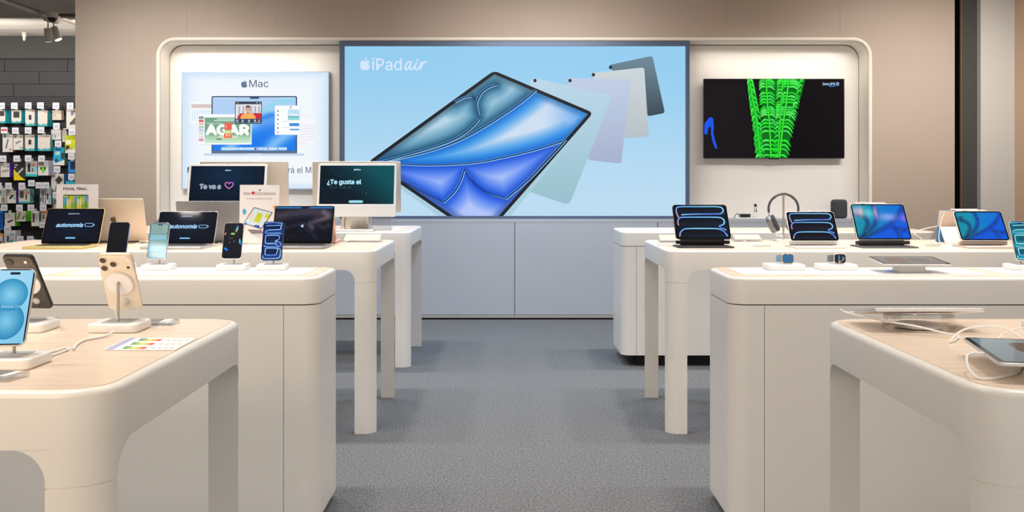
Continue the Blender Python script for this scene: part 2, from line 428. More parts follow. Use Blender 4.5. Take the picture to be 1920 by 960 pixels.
# --- right end: black recess, dark post, light grey pilaster, tan side wall
M_GREYD = mat('dark_grey_post', (72, 70, 68), .7); M_GREYL = mat('light_grey_pilaster', (206, 206, 202), .7)
M_TAN = mat('tan_side_wall', (214, 184, 156), .75)
xa, xb, xc, xd = (at(p, 0, YB)[0] for p in (1790, 1803, 1837, 1900))
t2 = struct(box('trim_2', xa + .001, xb - .002, YB + .35, YB + .4, 0, CZ, M_BLACK), 'black recess beside the taupe wall')
box('recess_side', xb, xb + .012, YB + .041, YB + .4, 0, CZ, M_BLACK, t2)
struct(box('trim_3', xb, xb + .012, YB + .02, YB + .04, 0, CZ, mat('brown_edge', (112, 84, 62), .6)), 'thin brown edge strip beside the black recess')
struct(box('trim_4', xb + .013, xc - .001, YB + .05, YB + .4, 0, CZ, M_GREYD), 'dark grey post')
struct(box('trim_5', xc, xd, YB - .02, YB + .4, 0, CZ, M_GREYL), 'light grey pilaster at the right corner')
struct(box('wall_right', xd, xd + .12, -.2, YB - .021, 0, CZ, M_TAN), 'tan side wall')
struct(box('wall_left', -9.1, -9.0, -.2, YA + .1, 0, CZ, mat('dark_side_wall', (96, 92, 88), .8)), 'dark side wall of the accessory area')

# --- accessory wall: grey fascia, dark planks, slatwall
M_FASC = mat('dark_fascia', (62, 60, 58), .7); M_PLANK = mat('charcoal_plank', (40, 39, 41), .6, noise=.12, nscale=8)
wr = struct(box('wall_rear', -9.0, -3.0, YA, YA + .1, 0, CZ, mat('dark_wall_core', (30, 30, 31), .8)), 'dark accessory wall behind the feature wall')
zf = at(0, 110.5, YA)[1]
box('fascia_board', -9.0, -3.0, YA - .05, YA, zf, CZ - .004, M_FASC, wr)
zr = [at(0, p, YA)[1] for p in (111.5, 134.5, 158, 182)]
for k in range(3):
    xj = [-9.0] + [at(p, 0, YA)[0] for p in ((-110, 10, 128), (-60, 75, 190), (-120, 27, 160))[k]] + [-3.0]
    for i in range(len(xj) - 1):
        if xj[i + 1] - xj[i] > .02:
            box('wall_plank', xj[i] + .003, xj[i + 1] - .003, YA - .02, YA, zr[k + 1] + .003, zr[k] - .003, M_PLANK, wr)
M_SLAT = mat('charcoal_slat', (38, 39, 42), .55)
V = []; Fc = []
z = zr[3] - .004
while z > .35:
    n0 = len(V); h = .019
    V += [(x, y, zz) for zz in (z - h, z) for y in (YA - .016, YA) for x in (-9.0, -3.0)]
    Fc += [tuple(n0 + i for i in f) for f in ((0, 1, 5, 4), (4, 5, 7, 6), (0, 2, 3, 1))]
    z -= .026
tag(obj('slatwall_groove', mesh('slats', V, Fc), M_SLAT, wr), kind='stuff')

# --- base cabinets under the niche and the continuous ledge on them
ux = [300, 433, 699, 965, 1231, 1497, 1628]
names = ['white base cabinet under the niche at its far left end', 'white base cabinet below the computer poster',
         'white base cabinet left of the middle joint under the video wall', 'white base cabinet right of the middle joint under the video wall',
         'white base cabinet below the wall television', 'narrow white base cabinet under the niche at its far right end']
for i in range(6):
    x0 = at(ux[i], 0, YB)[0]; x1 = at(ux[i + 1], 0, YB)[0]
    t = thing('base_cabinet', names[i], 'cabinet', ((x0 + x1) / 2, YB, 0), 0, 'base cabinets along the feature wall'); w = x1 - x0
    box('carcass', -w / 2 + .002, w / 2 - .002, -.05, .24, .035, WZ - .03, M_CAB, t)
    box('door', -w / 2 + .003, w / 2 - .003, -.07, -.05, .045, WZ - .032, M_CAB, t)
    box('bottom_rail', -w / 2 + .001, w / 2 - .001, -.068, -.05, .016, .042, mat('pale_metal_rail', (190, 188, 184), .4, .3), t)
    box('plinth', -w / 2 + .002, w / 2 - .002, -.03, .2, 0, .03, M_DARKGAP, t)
ld = obj('ledge', box_me(NX0 + .002, NX1 - .002, YB - .07, YN - .01, WZ - .03, WZ, 'ledge'), M_CAB)
tag(ld, 'long white ledge on top of the base cabinets', 'ledge')

# ================================================================== display tables
def corner_path(r, lx, ly, n=12):
    """outer edge of a rounded corner from (lx along front) round to (ly along side); corner at 0,0, inside is +x,+y"""
    P = []
    if lx > r: P.append((lx, 0))
    a0 = 0 if lx >= r else math.asin(1 - lx / r)       # angle from front
    a1 = PI / 2 if ly >= r else PI / 2 - math.asin(1 - ly / r)
    for k in range(n + 1):
        a = a0 + (a1 - a0) * k / n; P.append((r - r * math.sin(a), r - r * math.cos(a)))
    if ly > r: P.append((0, ly))
    return P
def leg_section(r, lx, ly, z, n=12):
    P = []
    a0 = 0 if lx >= r else math.asin(1 - lx / r); a1 = PI / 2 if ly >= r else PI / 2 - math.asin(max(-1, 1 - ly / r))
    P = [(max(lx, r - r * math.sin(a0)), r - r * math.cos(a0))]
    for k in range(n + 1):
        a = a0 + (a1 - a0) * k / n; P.append((r - r * math.sin(a), r - r * math.cos(a)))
    P.append((r - r * math.sin(a1), max(ly, r - r * math.cos(a1)))); P.append((lx, ly))
    return [(x, y, z) for x, y in P]
CR = .065
def display_table(label, xa, y0, y1, side, length=2.1, group='display tables', CR=.065):
    """xa = aisle edge; side -1: table runs to the left, +1 to the right"""
    L = length; D = y1 - y0; cx = xa + side * L / 2; cy = (y0 + y1) / 2
    t = thing('display_table', label, 'table', (cx, cy, 0), 0, group)
    slab('table_frame', L, D, CR, .095, .012, M_BODY, t, T3(0, 0, .80), n=10, both=False)
    slab('wood_top', L - .036, D - .036, CR - .018, .0012, 0, M_WOOD, t, T3(0, 0, TT), n=10)
    for sx in (-1, 1):
        for sy in (-1, 1):
            lx, ly = (.10, .06) if sy < 0 else (.078, .06)
            def put(name, me):
                # local corner frame -> table frame
                for v in me.vertices:
                    x, y, z = v.co; v.co = (sx * (L / 2 - x), sy * (D / 2 - y), z)
                if sx * sy < 0: me.flip_normals()
                return obj(name, me, M_BODY, t)
            put('leg', loft([leg_section(CR, lx, ly, z) for z in (0, .7355)], True, 'leg'))
            secs = []; Rf = .055
            for k in range(-1, 11):
                a = R(90 * max(k, 0) / 10); d = Rf * (1 - math.cos(a)); z = .738 if k < 0 else .8002 - Rf + Rf * math.sin(a)
                secs.append(leg_section(CR, lx + d, ly + d, z))
            put('leg_bracket', loft(secs, True, 'bracket'))
            put('leg_joint', loft([leg_section(CR - .002, lx - .004, ly - .004, z) for z in (.735, .7385)], True, 'joint')).location = (-sx * .002, -sy * .002, 0)
    return t
def display_cabinet(label, xa, y0, y1, side, seam=.12, zb=.037, length=2.1, doors=1):
    L = length; D = y1 - y0; cx = xa + side * L / 2; cy = (y0 + y1) / 2
    t = thing('display_cabinet', label, 'cabinet', (cx, cy, 0), 0, 'closed display counters')
    slab('counter_frame', L, D, CR, .095, .012, M_BODY, t, T3(0, 0, .80), n=10, both=False)
    slab('wood_top', L - .036, D - .036, CR - .018, .0012, 0, M_WOOD, t, T3(0, 0, TT), n=10)
    slab('core', L - .05, D - .05, CR - .025, .80 - zb - .01, 0, M_DARKGAP, t, T3(0, 0, zb + .005), n=8)
    slab('plinth', L - .16, D - .12, .05, zb + .01, 0, M_DARKGAP, t)
    z0, z1 = zb, .796
    for s in (-1, 1):
        # end panel wraps the short side and both corners
        P = []
        for sy in (-1, 1):
            c = [(x, y) for x, y in corner_path(CR, seam, D / 2 + .0, 10)]
            c = [(s * (L / 2 - x), sy * (D / 2 - y)) for x, y in c]
            P += c if sy < 0 else list(reversed(c))
        Q = []
        for sy in (-1, 1):
            c = corner_path(CR - .02, seam - .02, D / 2 - .02, 10)
            if seam - .02 > CR - .02: pass
            c = [(seam, 0)] + c if False else c
            c = [(s * (L / 2 - .02 - x), sy * (D / 2 - .02 - y)) for x, y in c]
            Q += c if sy < 0 else list(reversed(c))
        n = len(P)
        V = [(x, y, z0) for x, y in P] + [(x, y, z1) for x, y in P] + [(x, y, z0) for x, y in Q] + [(x, y, z1) for x, y in Q]
        Fc = []
        for i in range(n - 1):
            Fc += [(i, i + 1, n + i + 1, n + i), (2 * n + i + 1, 2 * n + i, 3 * n + i, 3 * n + i + 1), (n + i, n + i + 1, 3 * n + i + 1, 3 * n + i), (i + 1, i, 2 * n + i, 2 * n + i + 1)]
        Fc += [(0, n, 3 * n, 2 * n), (n - 1, 2 * n + n - 1, 3 * n + n - 1, n + n - 1)]
        me = mesh('end', V, Fc, True)
        bm = bmesh.new(); bm.from_mesh(me); bmesh.ops.recalc_face_normals(bm, faces=bm.faces); bm.to_mesh(me); bm.free()
        obj('end_panel', me, M_BODY, t)
    w = (L - 2 * seam) / doors
    for sy in (-1, 1):
        for k in range(doors):
            x0 = -L / 2 + seam + k * w
            box('door_panel', x0 + .002, x0 + w - .002, min(sy * D / 2, sy * (D / 2 - .018)), max(sy * D / 2, sy * (D / 2 - .018)), z0, z1, M_BODY, t)
    return t

XA = -.665; XB = .757
Y1 = (1.646, 2.52); Y2 = (3.575, 4.0); Y3 = (4.94, 5.82)
display_table('white wood-topped display table with phones, nearest the viewer on the left of the aisle', -.658, *Y1, -1, CR=.09)
display_table('white wood-topped display table with tablets, nearest the viewer on the right of the aisle', .768, *Y1, 1, CR=.09)
display_cabinet('closed white counter with four upright phones, left of the aisle', -.683, *Y2, -1)
display_cabinet('closed white counter with two smartwatches, right of the aisle', .772, *Y2, 1)
display_table('white display table with laptops, left of the aisle', XA, *Y3, -1)
display_table('white display table with tablets on keyboards and headphones, right of the aisle', XB, *Y3, 1)
display_table('white display table with desktop computers, left of the aisle by the video wall', -.668, 6.69, 7.6, -1)
display_cabinet('closed white counter with dark plinth, farthest on the right of the aisle', .728, 6.72, 7.3, 1, seam=.10, zb=.075)
# white mats lying on the counters
def counter_mat(label, x0, x1, y0=3.655, y1=3.93):
    o = slab('display_mat', x1 - x0, y1 - y0, .012, .002, 0, M_MAT, None, T3((x0 + x1) / 2, (y0 + y1) / 2, TT + .0015), n=4)
    tag(o, label, 'mat', 'white display mats')
counter_mat('white mat under the two brightest phones at the aisle end of the left counter', -1.615, -.748)
counter_mat('white mat at the picture edge of the left counter', -2.62, -1.672)
counter_mat('white mat under the smartwatches on the right counter', .836, 1.73)
counter_mat('white mat under the green phone on the right counter', 1.80, 2.75)

# ================================================================== ceiling fittings over the accessory area
M_LAMP = mat('white_lamp_metal', (214, 206, 196), .4)
o = box('lighting_track', -4.95, -4.91, 9.4, 12.2, CZ - .05, CZ - .021, M_LAMP); tag(o, 'white lighting track running along the ceiling at upper left', 'light track')
def spot(label, px, py, Y, tilt, yaw, ry=0):
    x, z = at(px, py, Y)
    t = thing('track_spotlight', label, 'spotlight', (x, Y, z), R(yaw), 'track spotlights')
    M = RY(ry) @ RX(tilt)
    obj('lamp_body', lathe_me([(.034, -.145), (.040, -.142), (.041, -.004), (.038, 0), (.030, 0)], 24), M_LAMP, t, M)
    obj('lens', lathe_me([(.033, -.1452), (.001, -.1455)], 20), mat('lamp_lens', (255, 244, 225), .3, emit=(255, 240, 220), es=1.0), t, M)
    tube('arm', [(0, 0, -.03), (.0, -.0, .03), (0, 0, CZ - .04 - z)], .008, M_LAMP, t, 8, 3)
    slab('adapter', .05, .13, .01, .03, .004, M_LAMP, t, T3(0, 0, CZ - .075 - z))
spot('straight white spotlight pointing down from the ceiling track', 90, 53, 10.78, 4, 0)
spot('tilted white spotlight beside the straight one on the ceiling track', 100.5, 52, 10.9, -6, 0, -24)
x, _ = at(98, 20, 10.58)
t = thing('dome_camera', 'white dome security camera on the ceiling at upper left', 'camera', (x, 10.58, CZ - .115))
obj('housing', lathe_me([(.052, .045), (.062, .10), (.062, .115)], 28), M_LAMP, t)
obj('dome', lathe_me([(.003, 0), (.022, .004), (.038, .018), (.047, .036), (.050, .046)], 24), mat('smoked_dome', (60, 56, 54), .08), t)
x, _ = at(45.6, 58, 11.98)
t = thing('sprinkler', 'small white sprinkler head on the ceiling above the accessory wall', 'sprinkler', (x, 11.98, CZ - .11))
obj('escutcheon', lathe_me([(.012, .02), (.025, .05), (.027, .085), (.05, .087), (.05, .09)], 20), M_LAMP, t)
obj('glass_tip', lathe_me([(.003, -.012), (.014, -.004), (.02, .02), (.02, .03)], 16), mat('tip_glass', (190, 186, 180), .1), t)
# ================================================================== wall screens
def UP(y): return Matrix(((1, 0, 0, 0), (0, 0, -1, y), (0, 1, 0, 0), (0, 0, 0, 1)))   # plane x,y(up),z(out) -> facing the viewer at distance y
def wall_map(Y): return lambda a, b: at(a, b, Y)

# --- video wall
YV = YB - .03
x0, z1 = at(636.5, 77.5, YV); x1, z0 = at(1293, 411, YV)[0], WZ + .0008
vw = thing('video_wall', 'large LED video wall showing a blue tablet advertisement', 'video wall', ((x0 + x1) / 2, YV, WZ))
def inv(t, *a): return T3(*a) @ Matrix.Identity(4)
M_FR = mat('blue_grey_frame', (88, 104, 132), .35, .2)
L = vw.location
ix0, iz1 = at(646, 86.5, YV); ix1, iz0 = at(1285.5, 405, YV)
def fr(nm, a0, a1, b0, b1): box(nm, a0 - L.x, a1 - L.x, 0, .2, b0 - L.z, b1 - L.z, M_FR, vw)
fr('frame_rail', x0, x1, iz1, z1); fr('frame_rail', x0, x1, z0, iz0); fr('frame_stile', x0, ix0, iz0, iz1); fr('frame_stile', ix1, x1, iz0, iz1)
YS = YV + .012
A = Art(wall_map(YS), -1, .0002)
def c3(x, y): return (x / 2.667 + 630, y / 2.667 + 60)
S0, S1, T0, T1 = 644, 1288, 84, 406
A.grid([(S0, T1), (S1, T1), (S1, T0), (S0, T0)], 8, 14, lambda S, T, a, b: mixc((188, 220, 242), (148, 205, 240), sstep(0, 1, T)))
A.apple(*(684.5, 120), 24, (212, 230, 250))
A.text('iPad', 698, 131.5, 55, (212, 230, 250), 'L', h=22, bold=.008)
A.hold()
def ca(x, y): return (x / 12 + 660, y / 12 + 95)
for P in ([(1335, 255), (1275, 248), (1222, 305), (1195, 385), (1210, 428), (1250, 415), (1295, 350), (1335, 258)], [(1335, 258), (1305, 370), (1325, 428), (1370, 405), (1410, 340)],
          [(1455, 258), (1418, 370), (1432, 425), (1475, 418), (1525, 350), (1570, 255)], [(1578, 240), (1560, 330), (1542, 425)], [(1552, 370), (1590, 295), (1640, 255), (1690, 248)]):
    A.stroke([ca(*p) for p in P], 3.1, (212, 230, 250))
A.disc(*ca(1475, 205), 2.0, 2.0, (212, 230, 250))
A.hold(False)
def tablet_back(q, ctop, cbot, cam_, r=14):
    q = [c3(*p) for p in q]; P = round_poly(q, r / 2.667)
    ys_ = np.array([p[1] for p in P]); t = (ys_ - ys_.min()) / (ys_.max() - ys_.min())
    A.poly(P, mixc(ctop, cbot, t)); cx, cy = c3(*cam_); A.disc(cx, cy, 3.2, 3.4, (38, 44, 56))
tablet_back([(1362, 166), (1582, 119), (1645, 405), (1560, 422)], (112, 138, 154), (58, 74, 84), (1373, 177))
tablet_back([(1272, 206), (1541, 177), (1564, 524), (1445, 530)], (205, 214, 218), (182, 192, 198), (1287, 214))
tablet_back([(1152, 230), (1476, 238), (1426, 658), (1262, 640)], (192, 206, 230), (166, 178, 206), (1170, 243))
tablet_back([(972, 226), (1384, 318), (1166, 866), (940, 790)], (186, 214, 232), (152, 192, 204), (995, 243), 30)
def clipb(P, lim=T1 + 0.0):
    out = []
    for i in range(len(P)):
        a, b = P[i], P[(i + 1) % len(P)]
        if a[1] <= lim: out.append(a)
        if (a[1] - lim) * (b[1] - lim) < 0:
            t = (lim - a[1]) / (b[1] - a[1]); out.append((a[0] + t * (b[0] - a[0]), lim))
    return out
side = round_poly([c3(*p) for p in [(158, 656), (790, 196), (1288, 408), (740, 1075)]], 12)
side = clipb([(a, b + (3.2 if b > 240 else 0)) for a, b in side]); A.poly(side, (168, 206, 222))
bez = clipb(round_poly([c3(*p) for p in [(160, 650), (790, 193), (1287, 404), (731, 1040)]], 10)); A.poly(bez, (30, 30, 33))
# lit picture of the tablet: pale petals divided by dark blue folds
CV = [[(205, 655), (330, 630), (480, 592), (620, 540), (740, 475), (850, 405), (935, 345), (1000, 290)],
      [(215, 650), (380, 664), (560, 664), (720, 650), (870, 620), (1000, 588), (1150, 540)],
      [(595, 350), (640, 328), (680, 325), (700, 345), (706, 375), (713, 408)], [(800, 264), (760, 278), (728, 302), (710, 335), (706, 352)],
      [(716, 432), (690, 465), (640, 508), (560, 550), (440, 590), (300, 630), (210, 652)],
      [(640, 688), (625, 740), (590, 800), (540, 850)], [(642, 688), (690, 755), (760, 805), (850, 832)],
      [(330, 745), (430, 800), (540, 852)], [(850, 832), (960, 740), (1060, 635), (1140, 548)]]
CV = [[c3(*p) for p in catmull([(x, y, 0) for x, y in c], 4) and [(q.x, q.y) for q in catmull([(x, y, 0) for x, y in c], 4)]] for c in CV]
def petals(S, T, a, b):
    P = np.stack([a, b], 1)
    ds = [seg_dist(P, c) for c in CV]; d = np.min(ds, 0)
    y1 = np.interp(a, [p[0] for p in CV[0]], [p[1] for p in CV[0]]); y2 = np.interp(a, [p[0] for p in CV[1]], [p[1] for p in CV[1]])
    up = sstep(-6, 6, y1 - b); low = sstep(-6, 6, b - y2)
    base = mixc(mixc((205, 222, 242), (182, 214, 232), up), (176, 196, 248), low)
    fold = mixc(mixc((8, 100, 206), (22, 74, 108), up), (14, 70, 206), low)
    mid = mixc(mixc((70, 156, 232), (98, 156, 186), up), (84, 130, 238), low)
    t = np.clip(d / 36, 0, 1); C = np.where((t < .42)[:, None], mixc(fold, mid, 0) * (1 - (t / .42)[:, None]) + mid * (t / .42)[:, None], mid * (1 - ((t - .42) / .58)[:, None]) + base * ((t - .42) / .58)[:, None])
    e = np.minimum(np.minimum(S, 1 - S) * 230, np.minimum(T, 1 - T) * 270)
    C = mixc(C, mid * .72, .75 * (1 - sstep(0, 16, e)))
    tipx, tipy = c3(210, 652); td = np.hypot(a - tipx, b - tipy); C = mixc(C, (24, 74, 130), .6 * (1 - sstep(0, 70, td)))
    rgt = sstep(1010, 1110, a); C = mixc(C, (10, 120, 226), .55 * rgt * (1 - low))
    return C
def inset_quad(q, d):
    q = [Vector(p) for p in q]; c = sum(q, Vector((0, 0))) / 4; L_ = []
    for i in range(4):
        a_, b_ = q[i], q[(i + 1) % 4]; n_ = Vector((-(b_ - a_).y, (b_ - a_).x)).normalized()
        if n_.dot(c - a_) < 0: n_ = -n_
        L_.append((a_ + n_ * d, b_ - a_))
    out = []
    for i in range(4):
        (p1, d1), (p2, d2) = L_[i - 1], L_[i]; det = d1.x * d2.y - d1.y * d2.x; t_ = ((p2.x - p1.x) * d2.y - (p2.y - p1.y) * d2.x) / det
        out.append(tuple(p1 + d1 * t_))
    return out
q = inset_quad([c3(*p) for p in [(160, 650), (731, 1040), (1287, 404), (790, 193)]], 6.2)
V0 = len(A.V)
nx, ny = 170, 170
A.grid([q[0], q[1], q[2], q[3]], nx, ny, petals)
for c in CV:
    for dx, dy, w_, col in ((1.9, 1.6, 1.3, (150, 204, 240)), (-1.4, -1.2, .9, (96, 168, 220)), (0, 0, 2.1, (18, 50, 98))):
        A.stroke([(x + dx, y + dy) for x, y in c], w_, col, 2)
# trim what would fall below the lower frame
lim = at(0, T1, YS)[1]
A.F = [f for f in A.F if not (min(f) >= V0 and min(A.V[i][1] for i in f) < lim - .002)]
A.build('advert_picture', M_GLOW, vw, T3(-L.x, -L.y, -L.z) @ UP(YS))
box('cabinet_backing', x0 - L.x + .004, x1 - L.x - .004, .014, .24, z0 - L.z + .002, z1 - L.z - .002, M_BLACK, vw)

# --- computer poster (backlit)
YP = YN - .055
x0, z1 = at(340, 134, YP); x1, z0 = at(617, 355, YP)
po = thing('backlit_poster', 'backlit white poster with a laptop picture in the left niche', 'poster', ((x0 + x1) / 2, YP, z0)); L = po.location
box('poster_case', x0 - L.x, x1 - L.x, 0, .05, 0, z1 - z0, mat('poster_frame', (196, 200, 205), .35, .5), po)
A = Art(wall_map(YP), -1, .0002)
A.grid([(342, 353.5), (615.5, 353.5), (615.5, 135.5), (342, 135.5)], 16, 16, lambda S, T, a, b: mixc((242, 247, 252), (205, 228, 250), np.maximum(sstep(.4, .5, np.abs(S - .5)), sstep(.42, .5, np.abs(T - .5)))))
NAVY = (52, 76, 104)
A.apple(458, 157, 15, (96, 122, 148)); A.text('Mac', 467.5, 163.5, 36, NAVY, 'L', h=13.6)
def cp(x, y): return (x / 7.384 + 350, y / 7.384 + 170)
def R4(x0, y0, x1, y1, c, r=0):
    a, b = cp(x0, y0); a1, b1 = cp(x1, y1)
    (A.rrect(a, b, a1, b1, r, c) if r else A.rect(a, b, a1, b1, c))
R4(48, 145, 360, 458, (226, 238, 248), 1); R4(52, 150, 350, 452, (246, 250, 253), 1)
A.hold()
R4(65, 185, 345, 205, (226, 205, 190)); R4(65, 205, 345, 222, (190, 196, 226)); R4(65, 222, 345, 242, (232, 206, 178))
for k in range(8): R4(70 + k * 34, 262, 88 + k * 34, 420, (214, 234, 246))
R4(200, 285, 345, 300, (206, 236, 222)); A.hold(False)
R4(1520, 355, 1778, 740, (226, 234, 246), 1); R4(1524, 360, 1774, 735, (246, 247, 252), 1)
A.hold()
random.seed(4)
for k in range(26):
    xx = 1540 + (k % 4) * 58; yy = 470 + (k // 4) * 40; R4(xx, yy, xx + 52, yy + 24, random.choice([(236, 232, 246), (226, 238, 248), (240, 236, 246), (232, 240, 248)]))
A.hold(False)
a, b = cp(345, 75); a1, b1 = cp(1530, 870); A.rrect(a, b, a1, b1, 3, (66, 84, 112))
def desk(S, T, a, b):
    P = np.stack([S * 1.6, T], 1)
    C = mixc((20, 120, 236), (176, 208, 244), sstep(.35, 1.0, T + .35 * (1 - S)))
    c1 = [(.2, -.1), (.62, .42), (1.0, .72), (1.7, .95)]; d = seg_dist(P, c1); C = mixc(C, (168, 214, 250), .75 * np.exp(-(d / .10) ** 2))
    c2 = [(1.0, -.1), (1.2, .15), (1.6, .42)]; d = seg_dist(P, c2); C = mixc(C, (150, 206, 248), .8 * np.exp(-(d / .12) ** 2))
    c3_ = [(.75, .55), (1.1, .66), (1.6, .70)]; d = seg_dist(P, c3_); C = mixc(C, (8, 112, 226), .7 * np.exp(-(d / .06) ** 2))
    c4 = [(.9, .72), (1.3, .92), (1.6, .98)]; d = seg_dist(P, c4); C = mixc(C, (140, 214, 236), .7 * np.exp(-(d / .05) ** 2))
    return C
q0 = cp(362, 92); q1 = cp(1512, 832)
A.grid([(q0[0], q1[1]), q1, (q1[0], q0[1]), q0], 48, 30, desk)
R4(878, 85, 1002, 114, (58, 74, 100), 1)
A.hold()
R4(395, 98, 680, 108, (214, 232, 250)); R4(1280, 98, 1490, 108, (214, 232, 250)); A.hold(False)
R4(345, 835, 1530, 870, (96, 112, 138)); R4(240, 872, 1630, 900, (196, 216, 238), 1.6); R4(830, 872, 1040, 890, (222, 236, 248), 1)
R4(480, 782, 1392, 826, (150, 196, 240), 2)
A.hold()
random.seed(7)
for k in range(26):
    c = (236, 244, 252)
    if k in (13,): c = (44, 74, 120)
    if k in (14, 18): c = (238, 150, 206)
    if k in (6, 9, 16): c = (196, 230, 240)
    if k == 22: continue
    R4(492 + k * 34.5, 792, 516 + k * 34.5, 818, c, 1)
A.hold(False)
# slide window
R4(148, 325, 902, 748, (206, 222, 238), 1.2); R4(152, 328, 898, 742, (250, 251, 252), 1)
A.hold()
for k, c in enumerate([(120, 170, 160), (214, 110, 110), (240, 190, 192), (176, 214, 196), (196, 200, 240), (206, 232, 214), (236, 220, 226), (222, 150, 180)]):
    R4(170, 356 + k * 44, 238, 392 + k * 44, c)
A.hold(False)
g0 = cp(252, 372); g1 = cp(888, 726)
A.grid([(g0[0], g1[1]), g1, (g1[0], g0[1]), g0], 6, 16, lambda S, T, a, b: mixc(mixc((206, 234, 206), (166, 206, 172), sstep(0, .28, T)), (116, 166, 138), sstep(.26, .36, T)))
A.disc(*cp(580, 640), 20, 2.6, (214, 226, 206)); A.disc(*cp(450, 672), 6, 1.6, (120, 140, 122))
a, b = cp(275, 607); A.text('AGAR', a, b, 79, (252, 253, 250), 'L', bold=.05, h=17.5)
a, b = cp(275, 463); A.text('VEGADULICHES', a, b, 29, (236, 246, 240), 'L', h=2.2, bold=.01)
A.hold(); R4(420, 386, 660, 400, (206, 228, 214)); R4(380, 408, 662, 422, (206, 228, 214)); A.hold(False)
# jelly bar
R4(525, 446, 628, 548, (238, 98, 84), 2); R4(540, 470, 560, 520, (250, 150, 140), 1); R4(530, 545, 624, 596, (168, 222, 130), 2); R4(518, 592, 632, 656, (242, 112, 72), 2)
R4(540, 560, 600, 585, (206, 240, 170), 1); R4(545, 596, 572, 634, (250, 206, 186), 1); R4(588, 596, 612, 634, (252, 190, 160), 1)
# call window
R4(672, 150, 1044, 458, (58, 70, 92), 1.2)
R4(682, 190, 1034, 390, (226, 226, 232))
A.hold()
for k in range(6): R4(720 + k * 55, 215, 744 + k * 55, 330, (176, 180, 190))
A.hold(False)
A.poly([cp(*p) for p in [(706, 360), (740, 318), (800, 312), (800, 390), (706, 390)]], (196, 44, 66)); A.poly([cp(*p) for p in [(915, 312), (1034, 312), (1034, 390), (915, 390)]], (200, 40, 66))
A.poly([cp(*p) for p in [(745, 390), (758, 345), (790, 322), (830, 312), (878, 312), (925, 325), (950, 350), (962, 390)]], (246, 178, 88))
R4(832, 285, 876, 322, (206, 140, 116), 2); A.disc(*cp(853, 255), 4.6, 6.6, (222, 160, 136)); A.poly([cp(*p) for p in [(818, 250), (822, 216), (850, 204), (880, 214), (888, 248), (878, 232), (840, 228)]], (44, 40, 52))
A.hold()
A.disc(*cp(842, 250), .5, .4, (60, 40, 40)); A.disc(*cp(866, 250), .5, .4, (60, 40, 40)); A.stroke([cp(842, 282), cp(854, 289), cp(868, 281)], .6, (250, 240, 236))
for k, c in ((690, (230, 90, 90)), (707, (240, 200, 90)), (722, (120, 200, 120))): A.disc(*cp(k, 170), .7, .7, c)
for k in (704, 778, 866, 950): A.disc(*cp(k, 415), 1.7, 1.7, (206, 220, 236)); R4(k - 20, 436, k + 22, 443, (196, 206, 220))
A.disc(*cp(1006, 415), 1.4, 2.0, (240, 150, 170)); R4(982, 436, 1030, 443, (196, 206, 220)); A.disc(*cp(976, 170), 1, 1, (220, 230, 240)); A.disc(*cp(1020, 170), 1, 1, (220, 230, 240)); A.hold(False)
# message window
R4(1222, 205, 1586, 614, (214, 226, 240), 1.6); R4(1228, 210, 1580, 606, (250, 251, 253), 1.4)
g0 = cp(1405, 262); g1 = cp(1565, 410); A.grid([(g0[0], g1[1]), g1, (g1[0], g0[1]), g0], 2, 12, lambda S, T, a, b: mixc(mixc((150, 220, 224), (96, 170, 170), sstep(.2, .32, T)), (190, 224, 246), sstep(.34, .42, T)))
A.disc(*cp(1450, 330), 4, 1.6, (236, 244, 250)); A.disc(*cp(1515, 340), 5, 1.8, (236, 244, 250))
A.hold()
R4(1424, 450, 1562, 492, (66, 140, 220), 1); R4(1432, 530, 1564, 548, (66, 140, 220), .8); R4(1322, 424, 1395, 432, (214, 222, 232)); R4(1322, 508, 1425, 515, (214, 222, 232))
for k, c in enumerate([(70, 96, 130), (120, 110, 130), (90, 110, 150), (196, 160, 190), (80, 90, 130), (150, 170, 196)]): A.disc(*cp(1268, 282 + k * 59), 1.5, 1.6, c)
A.disc(*cp(1444, 235), 1.1, 1.8, (60, 90, 130)); A.hold(False)
A.text('D', 352, 324.5, 8.5, (58, 86, 116), 'L', h=11.5); A.text('rá el M', 541, 324.5, 43, (58, 86, 116), 'L', h=11.5)
A.build('poster_print', M_GLOW, po, T3(-L.x, -L.y, -L.z) @ UP(YP - .0005))

# --- television
YT = YN - .075
x0, z1 = at(1319.5, 147.5, YT); x1, z0 = at(1583.5, 297, YT)
tv = thing('wall_television', 'slim wall television showing bright green fern leaves on black', 'television', ((x0 + x1) / 2, YT, z0)); L = tv.location
slab('casing', x1 - x0, z1 - z0, .006, .035, .003, mat('tv_black', (20, 20, 24), .3), tv, T3(0, .035, (z1 - z0) / 2) @ RX(90))
slab('wall_bracket', .6, .4, .01, .04, 0, M_BLACK, tv, T3(0, .0749, (z1 - z0) / 2) @ RX(90))
box('sensor_bump', -.045, .045, .004, .02, -.007, .001, M_BLACK, tv)
A = Art(lambda a, b: at(a, min(max(b, 148.5), 295.8), YT), -1, .00004)
def ct(x, y): return (x / 5.648 + 1310, y / 5.648 + 140)
A.grid([ct(58, 880), ct(1538, 880), ct(1534, 48), ct(54, 48)], 12, 8, lambda S, T, a, b: mixc((6, 6, 8), (20, 10, 18), np.abs(S - .62) * 1.5))
A.poly([ct(*p) for p in [(60, 520), (85, 490), (110, 455), (135, 450), (155, 465), (160, 560), (155, 620), (172, 690), (198, 780), (180, 785), (150, 720), (132, 640), (130, 560), (118, 545), (102, 570), (88, 635), (60, 630)]], (22, 84, 232))
G = [(24, 214, 36), (10, 236, 20), (40, 196, 60), (16, 180, 30), (70, 232, 70)]
random.seed(11)
